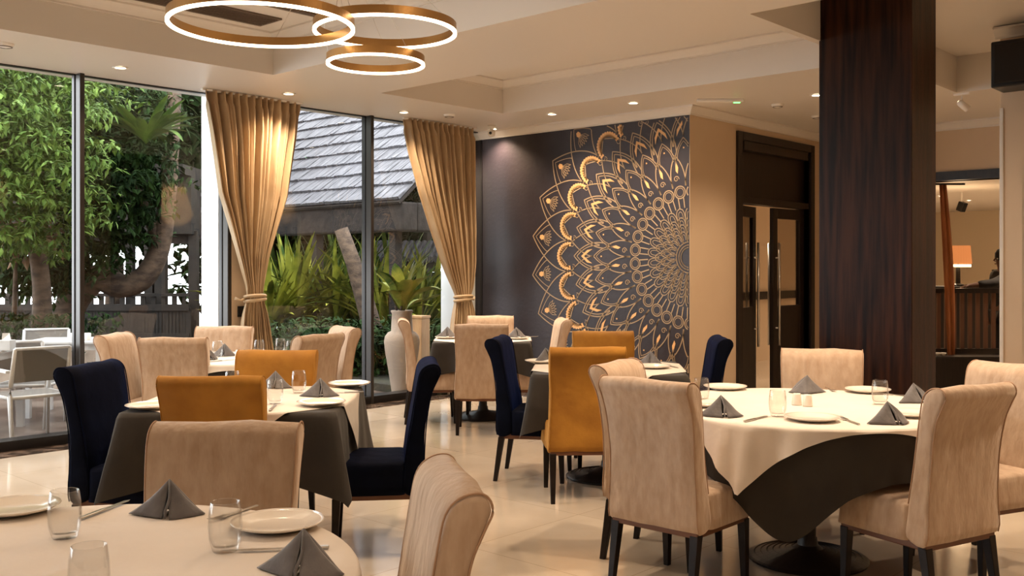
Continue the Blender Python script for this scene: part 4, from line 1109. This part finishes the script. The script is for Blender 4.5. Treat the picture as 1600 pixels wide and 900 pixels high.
def out_table(label, l, d, w_, dp, ang):
    x, y = W2(l, d); t = thing('outdoor_table', label, 'table', (x, y, -.03), ang, 'white outdoor tables')
    MB().box(-w_/2, w_/2, -dp/2, dp/2, .72, .745).build('table_top', M['alw'], t, bevel=.006)
    MB().box(-w_/2+.03, w_/2-.03, -dp/2+.03, dp/2-.03, .66, .72).build('apron', M['alw'], t)
    for i in (-1, 1):
        for j in (-1, 1): MB().box(i*(w_/2-.06)-.03, i*(w_/2-.06)+.03, j*(dp/2-.06)-.03, j*(dp/2-.06)+.03, 0, .67).build('leg', M['alw'], t)
out_table('white outdoor table with open legs behind the near armchair', -4.42, 9.95, .8, .7, YAW+.1)
out_table('white outdoor table cut by the left edge of the picture', -4.85, 8.75, .8, .8, YAW+.1)
t = thing('paper_box', 'pale napkin box on the outdoor table cut by the left edge', 'box', (*W2(-4.42, 8.62), .717), YAW)
MB().box(-.06, .06, -.05, .05, 0, .09).build('box', M['alw'], t, bevel=.004); MB().add([(-.04, 0, .09), (.04, 0, .09), (.02, .02, .15), (-.03, -.01, .15)], [(0, 1, 2, 3)]).build('tissue', M['whitep'], t)
for q_, lab in ((-4.35, 'small clear jar on the far outdoor table, left of the pair'), (-4.22, 'small clear jar on the far outdoor table, right of the pair')):
    t = thing('glass_jar', lab, 'jar', (*W2(q_, 9.8), .716)); MB().lathe([(.001, 0), (.035, 0), (.035, .07), (.03, .075)], 20).build('bowl', M['china'], t, smooth=True)

# ================================================================== LOUNGE
p = AD(1497, 447, 13.6)
t = thing('console_cabinet', 'dark tall console cabinet under the lamp in the lounge', 'cabinet', (p.x, p.y, 0), YAW)
MB().box(-.45, .45, -.2, .2, 0, p.z-.03).build('body', M['doorw'], t, bevel=.006); MB().box(-.47, .47, -.22, .22, p.z-.03, p.z).build('top', M['doorw'], t, bevel=.004)
t = thing('table_lamp', 'lit table lamp with an orange shade in the lounge', 'lamp', (p.x, p.y, p.z))
MB().lathe([(.08, 0), (.08, .02), (.03, .04), (.028, .26), (.012, .27), (.012, .5)], 20).build('base', M['doorw'], t, smooth=False)
sz = H-(412-HZ)*13.6/F-p.z; sh = 28*13.6/F
MB().lathe([(.175, sz), (.155, sz+sh)], 32).build('lamp_shade', M['shade'], t, solid=.004)
MB().lathe([(.001, sz-.045), (.165, sz-.045), (.165, sz-.01), (.001, sz-.01)], 32).build('bulb_band', M['glow'], t)
l_ = bpy.data.lights.new('lamp_light', 'POINT'); l_.energy = 25; l_.color = (1, .7, .4); l_.shadow_soft_size = .1
lo = bpy.data.objects.new('lamp_light', l_); C.objects.link(lo); lo.parent = t; lo.location = (0, 0, sz+sh+.15)
# slatted divider and low counter
p = AD(1450, 450, 11.95); q = AD(1560, 450, 11.95); dv = q-p; an = math.atan2(dv.y, dv.x); L_ = math.hypot(dv.x, dv.y)
t = thing('slatted_divider', 'slatted dark and brown wooden divider inside the opening', 'divider', (p.x, p.y, 0), an)
MB().box(0, L_, -.03, .03, 1.13, 1.19).box(0, L_, -.03, .03, .40, .46).build('rail', M['doorw'], t)
for i in range(9):
    MB().box(L_*i/9+.01, L_*i/9+.055, -.015, .015, .46, 1.13).build('slat', M['brownwood'], t)
p = AD(1445, 450, 11.45)
t = thing('low_counter', 'low black counter at the foot of the slatted divider', 'counter', (p.x, p.y, 0), an)
zc = H-(556-HZ)*11.45/F
MB().box(0, L_*1.1, -.12, .12, 0, zc-.02).build('body', M['doorw'], t); MB().box(-.01, L_*1.1+.01, -.13, .13, zc-.02, zc).build('top', M['doorw'], t, bevel=.004)
for px, lab in ((1466, 'small pale pink bowl on the low black counter, left of the pair'), (1474, 'small pale pink bowl on the low black counter, right of the pair')):
    o = AD(px, 553, 11.42)
    tag(MB().lathe([(.001, 0), (.015, 0), (.032, .03), (.034, .04), (.030, .03), (.001, .01)], 20).build('small_bowl', M['china'], smooth=True, loc=(o.x, o.y, zc)), lab, 'bowl')
# copper drape
vs = []; fs = []
p0 = AD(1468, 318, 11.7)
t = thing('copper_curtain', 'narrow copper coloured drape just right of the pillar inside the opening', 'curtain', (p0.x, p0.y, 0), YAW)
for i in range(21):
    z_ = 2.42-(2.42-.36)*i/20; off = .0+.10*(i/20); w_ = .075+.03*math.sin(PI*i/20)
    for j in range(17): u = j/16; vs.append((off+w_*u*1.2, .02*math.sin(u*14), z_))
for i in range(20):
    for j in range(16): a_ = i*17+j; fs.append((a_, a_+1, a_+18, a_+17))
MB().add(vs, fs).build('drape', M['copper'], t, smooth=True, solid=.004)
MB().tube([(-.1, 0, 2.43), (.3, 0, 2.43)], .012, 8).build('rod', M['iron'], t)
p = AD(1503, 323, 14.6)
t = thing('lounge_speaker', 'small dark speaker under the lounge ceiling', 'speaker', (p.x, p.y, p.z), YAW+.5)
MB().box(-.05, .05, -.05, .05, -.07, .07, Matrix.Rotation(.4, 4, 'X')).build('cabinet', M['blackp'], t, bevel=.01); MB().tube([(0, 0, .06), (0, .0, 2.55-p.z)], .012, 8).build('bracket', M['whitep'], t)

# ---------------- person in the lounge
def skin_obj(name, verts, edges, m, parent, sub=2):
    me = bpy.data.meshes.new(name); me.from_pydata([v[:3] for v in verts], edges, []); me.update()
    o = bpy.data.objects.new(name, me); C.objects.link(o); me.materials.append(m)
    md = o.modifiers.new('skin', 'SKIN'); md.use_smooth_shade = True
    sv = me.skin_vertices[0].data
    for i, v in enumerate(verts): sv[i].radius = (v[3], v[4] if len(v) > 4 else v[3]); sv[i].use_root = (i == 0)
    md2 = o.modifiers.new('sub', 'SUBSURF'); md2.levels = sub; md2.render_levels = sub
    o.parent = parent; return o
x, y = W2(6.10, 12.25)
ps = thing('person', 'person in a charcoal jacket leaning an arm on the divider, mostly behind the cream column', 'person', (x, y, 0), rot_of(HD(-1, -.05)))
# local +Y = facing left in the picture, +X = their right
def body():
    V = [(0, 0, .92, .13, .10), (0, .01, 1.10, .12, .095), (0, .01, 1.28, .15, .10), (0, 0, 1.38, .075, .07), (0, .01, 1.44, .05, .05), (0, .02, 1.52, .068, .08), (0, .02, 1.61, .055, .07),
         (-.17, 0, 1.35, .052), (-.20, .22, 1.24, .043), (-.16, .46, 1.225, .033), (-.16, .52, 1.225, .028, .018),
         (.17, 0, 1.35, .052), (.21, -.03, 1.08, .043), (.22, .05, .86, .033), (.22, .07, .80, .028, .018),
         (-.09, 0, .86, .085), (-.10, .02, .48, .055), (-.10, -.01, .09, .038), (-.10, .12, .03, .035, .028),
         (.09, 0, .86, .085), (.10, .02, .48, .055), (.10, -.01, .09, .038), (.10, .12, .03, .035, .028)]
    Ed = [(0,1),(1,2),(2,3),(3,4),(4,5),(5,6),(2,7),(7,8),(8,9),(9,10),(2,11),(11,12),(12,13),(13,14),(0,15),(15,16),(16,17),(17,18),(0,19),(19,20),(20,21),(21,22)]
    for root, dr_ in ((10, (0, 1, -.25)), (14, (0, .15, -1))):
        hx, hy, hz_ = V[root][:3]
        for k in range(5):
            sxx = (k-1.5)*.016 if k else -.03
            L_ = (.035, .07, .078, .072, .055)[k]
            D = Vector(dr_).normalized(); i0 = len(V)
            V.append((hx+sxx, hy+D.y*.035, hz_+D.z*.035, .009)); V.append((hx+sxx*1.25, hy+D.y*(.035+L_*.55), hz_+D.z*(.035+L_*.55)-.004, .008)); V.append((hx+sxx*1.3, hy+D.y*(.035+L_), hz_+D.z*(.035+L_)-.016, .007))
            Ed.extend([(root, i0), (i0, i0+1), (i0+1, i0+2)])
    skin_obj('body', V, Ed, M['skin'], ps)
body()
J = [(0, 0, .90, .155, .125), (0, .01, 1.10, .15, .12), (0, .01, 1.28, .18, .125), (0, 0, 1.385, .09, .085),
     (-.17, 0, 1.35, .075), (-.20, .22, 1.245, .062), (-.165, .43, 1.23, .05), (.17, 0, 1.35, .075), (.21, -.03, 1.08, .062), (.22, .04, .89, .048)]
skin_obj('jacket', J, [(0,1),(1,2),(2,3),(2,4),(4,5),(5,6),(2,7),(7,8),(8,9)], M['jacket'], ps)
T_ = [(0, 0, .90, .14, .11), (-.09, 0, .84, .10), (-.10, .02, .48, .075), (-.10, 0, .10, .065), (.09, 0, .84, .10), (.10, .02, .48, .075), (.10, 0, .10, .065)]
skin_obj('trousers', T_, [(0,1),(1,2),(2,3),(0,4),(4,5),(5,6)], M['jacket'], ps)
hm = MB().lathe([(.001, .115), (.05, .105), (.082, .07), (.092, .02), (.088, -.02), (.07, -.05)], 24); o = hm.build('hair', M['hair'], ps, smooth=True, solid=.01); o.location = (0, -.005, 1.565); o.rotation_euler = (math.radians(-12), 0, 0)
for s in (-1, 1): o = MB().lathe([(.001, -.004), (.012, -.002), (.02, .002), (.001, .005)], 12).build('ear', M['skin'], ps, smooth=True); o.location = (s*.075, .015, 1.535); o.rotation_euler = (0, PI/2, 0)
MB().tube([(0, .095, 1.56), (0, .118, 1.525), (0, .10, 1.515)], [.008, .013, .008], 8).build('nose', M['skin'], ps, smooth=True)
MB().tube([(-.022, .095, 1.487), (0, .102, 1.486), (.022, .095, 1.487)], [.004, .007, .004], 6).build('mouth', M['rail'], ps, smooth=True)
for s in (-1, 1): MB().lathe([(.001, -.009), (.007, -.006), (.009, 0), (.007, .006), (.001, .009)], 10).build('eye', M['whitep'], ps, smooth=True, loc=(s*.03, .088, 1.55))
